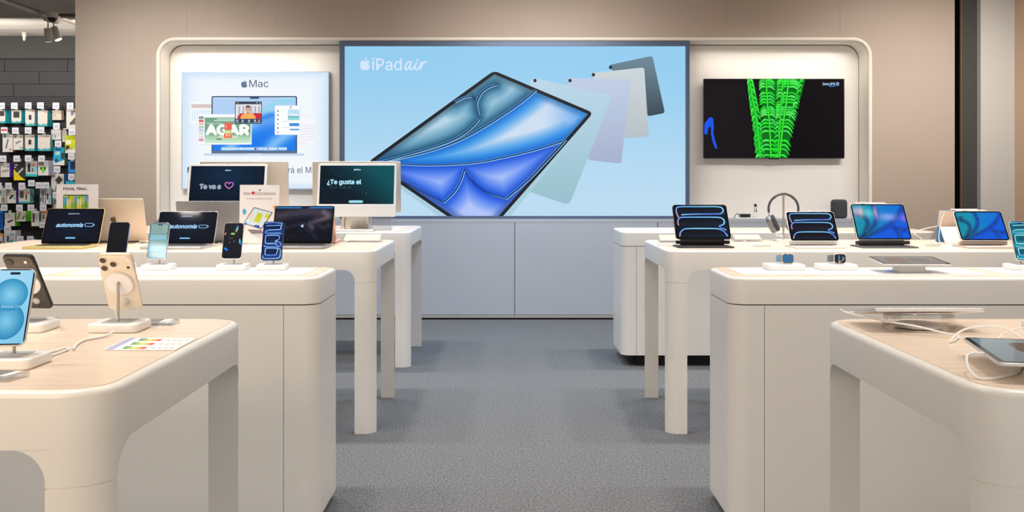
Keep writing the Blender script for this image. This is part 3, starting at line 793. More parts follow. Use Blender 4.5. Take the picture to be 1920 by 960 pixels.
body = [(640, 50), (1128, 50), (1090, 210), (1050, 330), (1020, 420), (1000, 560), (965, 700), (940, 880), (640, 880), (600, 800), (640, 620), (620, 560), (700, 420), (660, 300)]
A.poly([ct(*p) for p in body], (8, 110, 26))
A.poly([ct(*p) for p in [(515, 50), (545, 50), (575, 150), (600, 290), (625, 420), (640, 560), (668, 640), (680, 880), (625, 880), (590, 740), (592, 640), (570, 480), (540, 330), (525, 180)]], (14, 196, 40))
def leaflets(stem, side, L0, L1, n, droop):
    st = catmull([(x, y, 0) for x, y in stem], 8); N = len(st)
    for i in range(n):
        f = i / (n - 1); q = st[min(int(f * (N - 1)), N - 1)]; ln = L0 + (L1 - L0) * f
        for off, c, w in ((4, (2, 46, 16), 30), (0, random.choice(G), 24), (-4, (130, 250, 170) if random.random() < .5 else (60, 240, 80), 4)):
            P = [(q.x, q.y + off), (q.x + side * ln * .5, q.y - 12 + off + droop * .15), (q.x + side * ln, q.y + droop + off)]
            A.stroke([ct(*p) for p in P], w / 5.648, c, 4, True)
leaflets([(700, 60), (720, 300), (745, 520), (760, 860)], -1, 62, 110, 20, 30); leaflets([(700, 60), (720, 300), (745, 520), (760, 860)], 1, 110, 60, 20, 34)
leaflets([(885, 60), (870, 300), (860, 520), (830, 860)], -1, 60, 50, 22, 26)
leaflets([(945, 60), (925, 300), (890, 520), (850, 860)], 1, 150, 100, 20, 62); leaflets([(940, 60), (920, 300), (885, 520), (850, 860)], -1, 50, 40, 20, 26)
leaflets([(1110, 60), (1060, 260), (1010, 420)], -1, 60, 60, 10, 50)
leaflets([(530, 60), (570, 250), (610, 480), (650, 860)], 1, 50, 46, 15, 44); leaflets([(525, 60), (560, 300), (600, 520), (640, 860)], -1, 12, 46, 16, 40)
for st, w in (([(710, 50), (722, 300), (745, 520), (760, 880)], 14), ([(885, 50), (868, 300), (858, 520), (830, 880)], 12), ([(945, 50), (922, 300), (888, 520), (850, 880)], 16), ([(530, 50), (570, 270), (612, 500), (650, 880)], 12), ([(850, 560), (930, 530)], 5), ([(700, 560), (850, 480)], 5)):
    A.stroke([ct(*p) for p in st], (w + 5) / 5.648, (4, 90, 30), 6); A.stroke([ct(*p) for p in st], w / 5.648, (60, 236, 50), 6)
A.text('ZenLIFE', *ct(1305, 112), 23, (190, 225, 255), 'L', h=4.2, bold=.02); A.rect(*ct(1372, 120), *ct(1438, 130), (60, 120, 210))
A.disc(*ct(1462, 101), 3.2, 3.4, (150, 205, 255)); A.disc(*ct(1462, 101), 2.2, 2.4, (20, 60, 120)); A.stroke([ct(1450, 112), ct(1464, 100), ct(1472, 88)], .9, (150, 205, 255))
A.build('screen_picture', M_SCREEN, tv, T3(-L.x, -L.y, -L.z) @ UP(YT - .0012))
# ================================================================== devices
def lean(theta, x=0, y=0, z=0): return T3(x, y, z) @ RX(90 - theta)      # flat slab (up = +y, screen = +z) stood up, leaning back theta
def screen_art(w, h, draw, eps=.00004):
    A = Art(lambda u, v: ((u - .5) * w, (v - .5) * h), 1, eps); draw(A, w / h); return A
ALU = {}
def alu(name, c, metal=.6, rough=.38): return mat(name, c, rough, metal)

# ---------------------------------------------------------------- screen pictures (u, v in 0..1, v up)
def pic_autonomia(word, top):
    def d(A, asp):
        A.grid([(0, 0), (1, 0), (1, 1), (0, 1)], 10, 8, lambda S, T, a, b: mixc((6, 12, 26), (10, 24, 44), np.exp(-((S - .5) ** 2 + (T - .5) ** 2) * 6)))
        A.text(word, .19, .455, .49, (168, 216, 255), 'L', bold=.03, shear=.25, asp=asp)
        A.rrect(.71, .46, .87, .57, .03, (150, 205, 255)); A.rrect(.722, .475, .858, .555, .02, (8, 18, 34)); A.rrect(.875, .49, .888, .54, .006, (150, 205, 255))
        A.apple(.385, .865, .045, (200, 225, 250), asp); A.text(top, .405, .852, .17, (200, 225, 250), 'L', asp=asp, bold=.02)
        A.rrect(.40, .09, .585, .135, .02, (130, 196, 246))
    return d
def pic_imac_heart(A, asp):
    A.grid([(0, 0), (1, 0), (1, 1), (0, 1)], 10, 8, lambda S, T, a, b: mixc((4, 18, 34), (10, 40, 66), np.exp(-((S - .5) ** 2 + (T - .75) ** 2) * 5)))
    A.apple(.472, .885, .04, (220, 236, 250), asp); A.text('iMac', .483, .872, .06, (220, 236, 250), 'L', h=.03, bold=.02)
    A.text('Te va a', .135, .40, .28, (205, 226, 246), 'L', bold=.05, asp=asp); A.text('Te va a', .135, .40, .28, (16, 34, 56), 'L', asp=asp)
    hp = [(.53, .40), (.575, .47), (.585, .53), (.565, .565), (.54, .555), (.53, .53), (.52, .555), (.495, .565), (.475, .53), (.485, .47), (.53, .40)]
    A.stroke(hp, .022, 0, 3, cols=[(236, 130, 210), (190, 120, 250), (240, 110, 170), (236, 130, 210)], asp=asp)
def pic_imac_gusta(A, asp):
    A.grid([(0, 0), (1, 0), (1, 1), (0, 1)], 12, 10, lambda S, T, a, b: mixc((6, 26, 38), (10, 82, 92), sstep(.35, 1.1, S * .8 + T * .45)))
    A.apple(.462, .895, .045, (226, 242, 250), asp); A.text('iMac', .476, .88, .07, (226, 242, 250), 'L', h=.034, bold=.02)
    A.text('¿Te gusta el', .10, .52, .455, (176, 226, 250), 'L', bold=.035, asp=asp)
    A.text('To va a', .13, .40, .29, (46, 78, 88), 'L', asp=asp * .7)
    A.rrect(.395, .03, .59, .095, .028, (150, 220, 236))
    A.disc(.63, .27, .006, .03, (66, 108, 122)); A.stroke([(.16, .93), (.18, .83), (.23, .74), (.30, .70)], .006, (44, 78, 88), asp=asp)
def pic_nebula(A, asp):
    def fn(S, T, a, b):
        P = np.stack([S * asp, T], 1); C = np.tile(np.array([8., 12., 26.]), (len(S), 1))
        for c, w, col, k in (([(.0, .72), (.5, .82), (1.0, .86), (1.45, .78)], .16, (78, 70, 84), .75), ([(1.3, .86), (1.42, .7), (1.1, .58), (.95, .5), (1.02, .4)], .07, (150, 126, 130), .55),
                             ([(.3, .38), (.7, .5), (.95, .52), (1.1, .7)], .05, (52, 50, 66), .6), ([(.75, .45), (1.0, .25), (1.15, .1)], .06, (40, 40, 60), .6), ([(1.15, .5), (1.3, .4), (1.45, .45)], .07, (62, 56, 70), .6)):
            d = seg_dist(P, [(p.x, p.y) for p in catmull([(x, y, 0) for x, y in c], 4)]); C = mixc(C, col, k * np.exp(-(d / w) ** 2))
        C += (np.random.RandomState(3).rand(len(S)) - .5)[:, None] * 10
        return C
    A.grid([(0, 0), (1, 0), (1, 1), (0, 1)], 60, 40, fn)
    A.rect(0, .955, .44, .995, (36, 120, 196)); A.rect(.58, .955, 1, .995, (36, 120, 196))
    A.apple(.485, .45, .095, (176, 206, 240), asp)
    A.hold(); random.seed(2)
    for k in range(16): A.disc(random.random() * .96 + .02, random.random() * .85 + .03, .003, .005, (170, 176, 200), 6)
    A.hold(False)
def pic_air(refl):
    CVs = [[(.03, .02), (.12, .12), (.19, .28), (.24, .42), (.22, .58), (.16, .66), (.08, .70), (.10, .80)], [(.02, .01), (.2, .18), (.34, .36), (.42, .55), (.45, .75), (.42, 1.0)],
           [(.02, .01), (.3, .16), (.55, .32), (.75, .52), (.9, .75), (1.0, .98)], [(.70, .34), (.82, .27), (1.0, .24)], [(.70, .34), (.78, .22), (.80, .1), (.80, 0)], [(.03, .74), (.12, .70)]]
    CVs = [[(p.x, p.y) for p in catmull([(x, y, 0) for x, y in c], 5)] for c in CVs]
    def d(A, asp):
        cs = [[(x * asp, y) for x, y in c] for c in CVs]
        def fn(S, T, a, b):
            P = np.stack([S * asp, T], 1); dd = np.min([seg_dist(P, c) for c in cs], 0)
            ym = np.interp(S, [p[0] for p in CVs[2]], [p[1] for p in CVs[2]]); low = sstep(-.04, .04, ym - T)
            base = mixc(mixc((16, 142, 170), (10, 114, 210), sstep(.2, .75, S)), (10, 90, 216), low)
            C = mixc(mixc((8, 58, 96), (10, 46, 168), sstep(.15, .5, S)), base, sstep(0, .11, dd)); C = mixc(C, (90, 196, 236), .45 * np.exp(-((dd - .022) / .008) ** 2))
            C = mixc(C, (4, 22, 70), .75 * np.exp(-(dd / .011) ** 2))
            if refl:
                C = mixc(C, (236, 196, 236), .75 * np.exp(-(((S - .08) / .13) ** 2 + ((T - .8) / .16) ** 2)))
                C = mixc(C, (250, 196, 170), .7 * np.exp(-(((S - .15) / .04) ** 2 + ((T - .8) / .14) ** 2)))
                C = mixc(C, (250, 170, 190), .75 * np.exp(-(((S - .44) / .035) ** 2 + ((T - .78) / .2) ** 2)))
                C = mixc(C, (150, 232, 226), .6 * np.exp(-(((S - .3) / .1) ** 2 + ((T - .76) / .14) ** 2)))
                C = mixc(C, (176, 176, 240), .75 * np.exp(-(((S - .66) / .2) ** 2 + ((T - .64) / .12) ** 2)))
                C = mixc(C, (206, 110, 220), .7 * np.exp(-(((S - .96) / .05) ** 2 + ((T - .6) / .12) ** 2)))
            return C
        A.grid([(0, 0), (1, 0), (1, 1), (0, 1)], 70, 46, fn)
    return d
def glow_lines(paths, asp, A, w, cols, core=(226, 246, 255)):
    for P in paths:
        A.stroke(P, w * 2.4, (14, 40, 96), 6, asp=asp); A.stroke(P, w * 1.5, 0, 6, cols=cols, asp=asp); A.stroke(P, w * .5, 0, 6, cols=[mixc(c, core, .6) for c in cols], asp=asp)
def pic_pro(tint):
    def d(A, asp):
        A.grid([(0, 0), (1, 0), (1, 1), (0, 1)], 12, 12, lambda S, T, a, b: mixc((5, 9, 18), tint, .5 * (.5 + .5 * np.sin(T * 17 + 1.2)) + .2 * S))
        cols = [(240, 120, 90), (60, 130, 246), (70, 176, 236), (120, 214, 246), (90, 190, 240), (40, 90, 240), (110, 210, 246)]
        glow_lines([[(.06, .62), (.03, .80), (.045, .93), (.12, .972), (.5, .975), (.86, .972), (.945, .92), (.95, .82), (.90, .755), (.8, .742), (.4, .735), (.12, .715)],
                    [(.04, .38), (.035, .50), (.07, .60), (.15, .635), (.5, .638), (.84, .63), (.93, .57), (.945, .48), (.91, .40), (.84, .36), (.86, .30), (.93, .26), (.95, .22)],
                    [(.04, .03), (.06, .15), (.12, .24), (.22, .275), (.5, .28), (.78, .272), (.88, .22), (.94, .12), (.965, .04)]], asp, A, .023, cols)
    return d
def pic_phone_lines(bg0, bg1, cols, dim=1.0):
    def d(A, asp):
        A.grid([(0, 0), (1, 0), (1, 1), (0, 1)], 6, 24, lambda S, T, a, b: mixc(bg0, bg1, .5 + .5 * np.sin(T * 19 + .6) * (.6 + .4 * S)))
        glow_lines([[(.06, .10), (.06, .04), (.2, .02), (.7, .02), (.92, .05), (.95, .16), (.93, .26), (.80, .32), (.93, .37), (.92, .44), (.70, .47), (.62, .42), (.30, .41)],
                    [(.90, .80), (.92, .93), (.86, .975), (.2, .985), (.06, .96)], [(.10, .90), (.84, .91), (.88, .86), (.84, .80), (.25, .785), (.10, .74), (.12, .70), (.3, .70), (.80, .70), (.90, .68)],
                    [(.12, .60), (.2, .64), (.76, .64), (.84, .58), (.80, .52), (.62, .49)], [(.12, .60), (.12, .46), (.22, .42), (.60, .42), (.76, .36), (.70, .33), (.2, .33), (.08, .36)],
                    [(.16, .26), (.2, .29), (.74, .29), (.8, .26), (.76, .14), (.66, .11), (.24, .11), (.16, .14), (.16, .26)]], asp, A, .014, cols)
        A.rrect(.38, .945, .62, .97, .012, (6, 6, 8))
    return d
def pic_iphone15(A, asp):
    A.grid([(0, 0), (1, 0), (1, 1), (0, 1)], 6, 20, lambda S, T, a, b: mixc((120, 196, 232), (176, 224, 246), np.clip(.4 + .5 * T - .25 * S, 0, 1)))
    def orb(cx, cy, rx, ry, c0, c1):
        th = np.linspace(0, 2 * PI, 41)[:-1]
        for k, f in enumerate([1 - i / 26 for i in range(25)]):
            A.poly([(cx + rx * f * math.cos(t), cy + ry * f * math.sin(t)) for t in th], mixc(c0, c1, min(1, (k / 24) ** .8)))
    orb(.46, .30, .48, .245, (38, 132, 180), (128, 200, 234)); orb(.46, .66, .48, .22, (44, 140, 186), (136, 206, 238)); 
    A.rrect(.37, .935, .65, .968, .014, (10, 24, 44))
    A.text('iPhone 15', .27, .475, .5, (176, 222, 244), 'L', asp=asp)
def pic_seagreen(A, asp):
    A.grid([(0, 0), (1, 0), (1, 1), (0, 1)], 6, 12, lambda S, T, a, b: mixc((118, 184, 206), (126, 158, 154), sstep(.35, 1, T * .8 + S * .25)))
    for (x0, y0, x1, y1, c) in ((.02, .68, .98, .98, (138, 170, 168)), (.62, .70, .97, .96, (152, 176, 170)), (.04, .50, .95, .68, (140, 192, 204)), (.03, .35, .93, .52, (120, 166, 166)), (.03, .17, .95, .36, (120, 188, 212)), (.05, .03, .62, .17, (132, 176, 178))):
        A.rrect(x0, y0, x1, y1, .055, (84, 116, 124)); A.rrect(x0 + .012, y0 + .007, x1 - .012, y1 - .006, .05, c)
    A.text('iPhone 17', .32, .585, .32, (164, 208, 218), 'L', asp=asp); A.rrect(.38, .945, .64, .97, .012, (10, 14, 16))
def pic_confetti(A, asp):
    A.grid([(0, 0), (1, 0), (1, 1), (0, 1)], 2, 6, lambda S, T, a, b: mixc((20, 24, 32), (34, 36, 42), T))
    for (x, y, rx, ry, rot, c) in ((.66, .86, .12, .03, .9, (40, 150, 230)), (.70, .82, .10, .022, .9, (220, 220, 110)), (.47, .70, .13, .028, 0, (150, 214, 110)), (.05, .70, .06, .03, .5, (226, 140, 90)), (.90, .48, .05, .075, .3, (60, 206, 170)),
                                   (.96, .42, .03, .05, .3, (50, 120, 240)), (.16, .25, .13, .035, -.3, (30, 120, 236)), (.33, .56, .03, .006, .5, (200, 190, 190)), (.45, .56, .03, .008, 0, (220, 130, 110)), (.58, .48, .02, .012, 0, (180, 224, 230)), (.33, .45, .02, .01, 0, (190, 200, 214))):
        A.disc(x, y, rx, ry, c, 14, rot)
def pic_dark(A, asp):
    A.grid([(0, 0), (1, 0), (1, 1), (0, 1)], 2, 4, lambda S, T, a, b: mixc((14, 15, 18), (24, 24, 28), T))
def pic_refl_blob(c0, blob, blob2):
    def d(A, asp):
        A.grid([(0, 0), (1, 0), (1, 1), (0, 1)], 2, 2, lambda S, T, a, b: mixc(c0, np.array(c0) * 1.12, T))  # blue-grey reflection on the glass, painted in as the ground colour
        A.rrect(.28, .38, .98, .84, .10, blob); A.rrect(.42, .52, .86, .78, .09, blob2)
    return d
def pic_swirlpink(A, asp):
    A.grid([(0, 0), (1, 0), (1, 1), (0, 1)], 2, 2, lambda S, T, a, b: mixc((96, 102, 106), (112, 116, 118), T))
    A.disc(.30, .5, .18, .36, (104, 86, 80)); A.disc(.66, .5, .16, .3, (86, 90, 94))

# ---------------------------------------------------------------- phone and its stand
def phone_stand(label, X, Y, yaw=0, zc=.106, theta=25, facing=1, col=None, pad=True):
    t = thing('phone_stand', label, 'stand', (X, Y, TT + .0035 if 3.5 < Y < 4 else TT + .0014), R(yaw), 'white phone stands')
    m = M_WHITE
    slab('base', .113, .105, .014, .020, .004, m, t)
    slab('base_pad', .062, .07, .004, .0012, 0, M_GREYPAD, t, T3(0, .0, .0198), n=3)
    s = facing
    yp = .012 * s                          # pole stands behind the phone
    pc = Vector((0, 0, zc))                # centre of the phone's back
    tube('pole', [(0, yp, .02), (0, yp, zc - .035), (0, yp, zc - .012), (0, yp - .004 * s, zc + .002), (0, -.001 * s, zc + .006)], .0032, M_STEEL, t, 8, 4)
    n = lean(theta) if s > 0 else RZ(180) @ lean(theta)
    obj('magnet_puck', lathe_me([(.030, -.0065), (.031, -.005), (.031, -.001), (.030, 0)], 28), m, t, T3(0, 0, zc) @ n)
    return t
def phone(label, X, Y, draw, frame, back=None, w=.0716, h=.1476, theta=25, yaw=0, zc=.106, facing=1, group='phones on display', cams=None, puckplug=True):
    z0 = TT + (.0035 if 3.5 < Y < 4 else .0014)
    t = thing('phone', label, 'phone', (X, Y, z0), R(yaw), group)
    th = .0078
    n = T3(0, 0, zc) @ (lean(theta) if facing > 0 else RZ(180) @ lean(theta))
    slab('phone_body', w, h, .0125, th, .0026, frame, t, n @ T3(0, 0, .0003), n=6)
    if back is not None: slab('back_glass', w - .005, h - .005, .0105, .0006, 0, back, t, n @ T3(0, 0, -.0001))
    slab('bezel', w - .0030, h - .0030, .0112, .0004, 0, M_BEZEL, t, n @ T3(0, 0, th + .0002), n=6)
    if draw: screen_art(w - .0075, h - .0075, draw).build('screen', M_SCREEN, t, n @ T3(0, 0, th + .0007))
    if cams:
        pm, lenses = cams[0], cams[1]
        (bx, by, bw, bh, br, bt) = pm
        pl = slab('camera_plateau', bw, bh, br, bt, .0012, cams[2], t, n @ T3(bx, by, 0) @ RY(180), n=6)
        for (lx, ly, lr, mm) in lenses:
            if lr > .004:
                ring = obj('camera_lens', lathe_me([(lr, 0), (lr, .0016), (lr * .92, .002), (lr * .84, .002)], 20), cams[3], t, n @ T3(lx, ly, -bt) @ RY(180))
                obj('lens_glass', lathe_me([(lr * .83, .0), (lr * .8, .0024), (lr * .3, .0026)], 18), mm, ring)
            else:
                obj('flash', lathe_me([(lr, 0), (lr, .0006), (lr * .5, .0007)], 14), mm, t, n @ T3(lx, ly, -bt) @ RY(180))
    if facing < 0 or puckplug:
        pg = obj('security_plug', lathe_me([(.0085, 0), (.0085, .003), (.006, .005), (.003, .007)], 18), mat('plug_grey', (214, 208, 202), .4), t, n @ T3(-.004, -h * .34, 0) @ RY(180))
    return t
M_PBLK = alu('black_phone_frame', (44, 44, 48), .5, .3); M_PSIL = alu('silver_phone_frame', (222, 222, 222), .4, .3); M_PBLU = alu('blue_phone_frame', (110, 150, 206), .4, .3)
M_PNAVY = alu('deep_blue_phone_frame', (70, 96, 150), .5, .3); M_PCRM = mat('cream_phone_glass', (236, 224, 206), .3); M_PGREY = mat('charcoal_phone_glass', (84, 78, 72), .16)
M_PLAT = mat('charcoal_plateau', (92, 84, 76), .15); M_LENS = mat('lens_glass', (70, 58, 50), .06); M_LRING = alu('pale_lens_ring', (226, 214, 196), .5); M_LRINGD = alu('dark_lens_ring', (64, 60, 56), .5)

def X2(px, Y=3.87): return (px - VX) * Y / F
z2 = dict(Y=3.868)
for (nm, px, draw, frame, w, h, th, yaw) in (
        ('dark phone with a blank black screen and pale blue edge on the left counter', 222, pic_dark, M_PBLU, .0750, .1560, 27, 6),
        ('sea-green striped screen phone on the left counter', 298, pic_seagreen, M_PSIL, .0740, .1510, 26, 6),
        ('black screen phone with scattered colour shapes on the left counter', 437.5, pic_confetti, M_PSIL, .0740, .1476, 25, 4),
        ('blue phone with glowing blue line pattern at the aisle end of the left counter', 512, pic_phone_lines((10, 22, 60), (24, 70, 150), [(90, 150, 240), (150, 210, 255), (70, 120, 240), (170, 220, 255)]), M_PNAVY, .0790, .1600, 26, 4)):
    phone_stand('white stand of the ' + nm.split(' on ')[0].split(' at ')[0].replace(' with', ' with'), X2(px), 3.868, yaw, theta=th)
    phone(nm, X2(px), 3.868, draw, frame, None, w, h, th, yaw)
phone_stand('white stand of the teal phone at the right picture edge', X2(1916), 3.868, -4, theta=26)
phone('teal glowing line phone at the right picture edge on the right counter', X2(1916), 3.868, pic_phone_lines((8, 70, 90), (20, 176, 190), [(120, 226, 236), (190, 246, 250), (60, 150, 220), (170, 240, 240)]), M_PSIL, None, .0780, .1630, 26, -4)
# near left table
phone_stand('white stand of the cream phone on the nearest left table', -.896, 2.32, 0, zc=.108, theta=33, facing=-1)
phone('cream phone seen from behind with three camera lenses on the nearest left table', -.896, 2.32, pic_dark, mat('cream_phone_frame', (226, 214, 196), .3, .3), M_PCRM, .0778, .1632, 33, 4, .108, -1,
      cams=((0, .0565, .0735, .040, .014, .0030), [(.0255, .0675, .0088, M_LENS), (.0255, .0455, .0088, M_LENS), (.0045, .0565, .0088, M_LENS), (-.0265, .0675, .0032, mat('flash_cream', (250, 240, 220), .3)), (-.0265, .046, .0036, mat('sensor_dark', (60, 46, 40), .2))], M_PCRM, M_LRING))
phone_stand('white stand of the charcoal phone on the nearest left table', -1.108, 2.32, 0, zc=.108, theta=33, facing=-1)
phone('charcoal phone seen from behind with a camera bar on the nearest left table', -1.108, 2.32, pic_dark, M_PBLK, M_PGREY, .0747, .1562, 33, -7, .108, -1,
      cams=((0, .061, .0700, .026, .0125, .0028), [(.0215, .061, .0100, M_LENS), (-.0175, .061, .0034, mat('flash_white', (252, 250, 240), .3, emit=(255, 250, 240), es=.2))], M_PLAT, M_LRINGD))
phone_stand('white stand of the blue phone at the left picture edge', -.926, 1.875, 0, theta=24)
phone('pale blue screen phone reading its name, at the left picture edge', -.923, 1.872, pic_iphone15, M_PSIL, None, .0716, .1476, 24, 6, .107)
phone_stand('white stand at the right picture edge on the nearest right table', 1.235, 2.30, 0, theta=30, facing=-1)

# ---------------------------------------------------------------- laptops
def laptop(label, X, Y, w, d, lid, theta, body, draw, facing=1, yaw=0, z=None, key=(30, 30, 34)):
    t = thing('laptop', label, 'laptop', (X, Y, TT + .0013), R(yaw) + (PI if facing < 0 else 0), 'laptops on the table')
    slab('base', w, d, .012, .011, .003, body, t, T3(0, -d / 2, .001), n=5)
    for sx in (-1, 1):
        for sy in (-.1, -.9): slab('foot', .012, .012, .005, .0015, 0, M_BLACK, t, T3(sx * w * .4, d * sy, 0), n=3)
    kb = slab('keyboard', w * .86, d * .46, .004, .0006, 0, mat('key_black', key, .5), t, T3(0, -d * .33, .0121), n=3)
    V = []; Fc = []
    for r_ in range(6):
        for c in range(14):
            x0 = -w * .42 + c * w * .84 / 14; y0 = -d * .22 + r_ * d * .44 / 6; n0 = len(V)
            x1 = x0 + w * .84 / 14 * .86; y1 = y0 + d * .44 / 6 * .84
            V += [(x0, y0, 0), (x1, y0, 0), (x1, y1, 0), (x0, y1, 0), (x0, y0, .001), (x1, y0, .001), (x1, y1, .001), (x0, y1, .001)]
            Fc += [tuple(n0 + i for i in f) for f in ((4, 5, 6, 7), (0, 1, 5, 4), (1, 2, 6, 5), (2, 3, 7, 6), (3, 0, 4, 7))]
    tag(obj('keys', mesh('keys', V, Fc), mat('key_cap', (48, 48, 52), .5), kb, T3(0, 0, .0006)), kind='stuff')
    slab('trackpad', w * .40, d * .36, .004, .0004, 0, body, t, T3(0, -d * .78, .0121), n=3)
    slab('notch_lip', w * .18, .004, .0015, .0012, 0, mat('lip_light', (230, 230, 230), .3), t, T3(0, -d + .0005, .0095), n=2)
    H = T3(0, 0, .013) @ RX(90 - theta)
    slab('lid', w, lid, .012, .0055, .0018, body, t, H @ T3(0, lid / 2, -.0055), n=5)
    tube('hinge', [(-w * .36, .001, .010), (w * .36, .001, .010)], .0045, mat('hinge_dark', (40, 40, 42), .4, .5), t, 8, 1)
    if draw:
        slab('bezel', w - .004, lid - .004, .010, .0004, 0, M_BEZEL, t, H @ T3(0, lid / 2, .0001), n=5)
        screen_art(w - .016, lid - .020, draw).build('screen', M_SCREEN, t, H @ T3(0, lid / 2 + .003, .0007))
    return t
def lid_apple(t, w, lid, theta, col, hgt=.04):
    A = Art(); A.apple(0, 0, hgt, col)
    H = T3(0, 0, .013) @ RX(90 - theta)
    A.build('lid_emblem', mat_attr('emblem_metal_%d' % len(MATS), False, .25, .6), t, H @ T3(0, lid * .52, -.0057) @ RY(180))
YL = 5.215
M_YEL = alu('pale_yellow_aluminium', (214, 200, 132), .5); M_GOLD = alu('gold_aluminium', (216, 202, 188), .4, .42); M_SPACE = alu('space_grey_aluminium', (142, 145, 150), .5, .45)
M_ROSE = alu('rose_aluminium', (226, 184, 160), .5); M_MID = alu('dark_silver_aluminium', (150, 150, 152), .6)
laptop('pale yellow laptop showing the word autonomía beside the greeting card', X2(130.5, YL), YL, .299, .206, .200, 25, M_YEL, pic_autonomia('autonomía', 'MacBook Neo'))
laptop('silver laptop showing the word autonomía behind the sea-green phone', X2(345.5, YL + .005), YL + .005, .306, .215, .184, 26, M_ALU, pic_autonomia('autonomía', 'MacBook Air'))
laptop('dark silver laptop with a nebula desktop at the aisle end of the laptop table', X2(565.5, YL + .02), YL + .02, .314, .221, .213, 24, M_MID, pic_nebula)
t = laptop('gold laptop seen from behind with a dark emblem on its lid', X2(218, 5.50), 5.50, .345, .2, .240, 16, M_GOLD, pic_dark, -1)
lid_apple(t, .345, .24, 16, (96, 74, 56), .042)
t = laptop('grey laptop seen from behind between the silver laptop and the left desktop computer', X2(398, 5.50), 5.50, .356, .2, .226, 16, M_SPACE, pic_dark, -1)
lid_apple(t, .356, .226, 16, (196, 200, 206), .042)
laptop('rose laptop seen from behind, hidden by the nebula laptop', X2(579, 5.48), 5.48, .304, .2, .19, 26, M_ROSE, pic_dark, -1)

# ---------------------------------------------------------------- signs on the laptop table
def card_sign(label, X, Y, w, h, draw, yaw=0, lean_=4):
    t = thing('sign_card', label, 'sign', (X, Y, TT + .0013), R(yaw), 'paper signs in clear holders')
    n = T3(0, 0, .006) @ RX(90 - lean_)
    slab('card', w, h, .002, .0015, 0, mat('sign_paper', (236, 234, 236), .5), t, n @ T3(0, h / 2, 0), n=2)
    slab('holder_back', w + .004, h + .004, .003, .002, 0, M_CLEAR, t, n @ T3(0, h / 2, -.0025), n=2)
    slab('holder_foot', w + .004, .07, .003, .003, 0, M_CLEAR, t, T3(0, .03, 0), n=2)
    A = Art(lambda u, v: ((u - .5) * w, (v - .5) * h), 1, .00006); draw(A, w / h)
    A.build('print', M_PRINT, t, n @ T3(0, h / 2, .0016))
def sign_neo(A, asp):
    A.rect(0, 0, 1, 1, (226, 222, 228)); A.text('Hola, Neo.', .17, .905, .57, (44, 44, 50), 'L', asp=asp * .8, bold=.02)
    A.rrect(.165, .40, .765, .825, .02, (30, 38, 40))
    def fn(S, T, a, b):
        k = np.floor(S * 7); c = np.array([(236, 200, 40), (110, 176, 60), (96, 186, 216), (250, 214, 60), (226, 232, 190), (140, 196, 70)], float)
        idx = ((k * 2 + np.floor((T * 3.2 + .3 * np.sin(k * 1.9)))) % 6).astype(int); return c[idx] * (0.9 + .1 * np.cos(S * 44))[:, None]
    A.grid([(.18, .425), (.75, .425), (.75, .81), (.18, .81)], 42, 30, fn)
def sign_students(A, asp):
    A.rect(0, 0, 1, 1, (236, 232, 234)); A.apple(.5, .915, .036, (60, 60, 66), asp)
    A.text('Mac', .10, .83, .19, (90, 84, 74), 'L', h=.052); A.text('Estudiantes', .39, .83, .51, (90, 84, 74), 'L', h=.052)
    hp = [(.335, .825), (.37, .855), (.375, .875), (.358, .89), (.342, .886), (.335, .876), (.328, .886), (.312, .89), (.295, .875), (.30, .855)]; A.poly(hp, (206, 20, 36))
    A.text('Tu nuevo compañero de clase.', .16, .755, .66, (120, 112, 100), 'L', h=.026)
    A.rpoly([(.10, .34), (.36, .62), (.84, .53), (.56, .24)], .02, (46, 56, 70)); A.poly([(.12, .345), (.37, .605), (.81, .525), (.555, .26)], (206, 226, 240))
    A.hold()
    A.poly([(.35, .38), (.47, .53), (.60, .50), (.50, .35)], (196, 206, 50)); A.poly([(.62, .44), (.68, .51), (.77, .50), (.72, .42)], (206, 214, 60)); A.poly([(.24, .42), (.32, .52), (.36, .51), (.28, .40)], (246, 206, 200)); A.poly([(.37, .28), (.52, .27), (.50, .31), (.38, .315)], (50, 80, 200))
    A.poly([(.11, .33), (.18, .36), (.20, .33), (.14, .31)], (60, 110, 220)); A.hold(False)
    A.poly([(.20, .24), (.56, .23), (.62, .17), (.32, .16)], (132, 124, 132)); A.poly([(.32, .16), (.62, .17), (.55, .08)], (206, 204, 214))
    A.rpoly([(.07, .56), (.13, .60), (.18, .53), (.11, .48)], .02, (60, 170, 226)); A.rpoly([(.13, .60), (.19, .59), (.20, .53), (.17, .535)], .01, (226, 234, 240))
    A.poly([(.83, .63), (.93, .67), (.90, .63), (.99, .63), (.90, .60), (.86, .55), (.87, .60)], (246, 160, 40))
card_sign('white greeting card behind the pale yellow laptop', X2(144.5, 5.375), 5.375, .218, .313, sign_neo, 2, 1)
card_sign('white card with a red heart and student offer beside the nebula laptop', X2(485.5, 5.375), 5.375, .215, .310, sign_students, -4, 3)

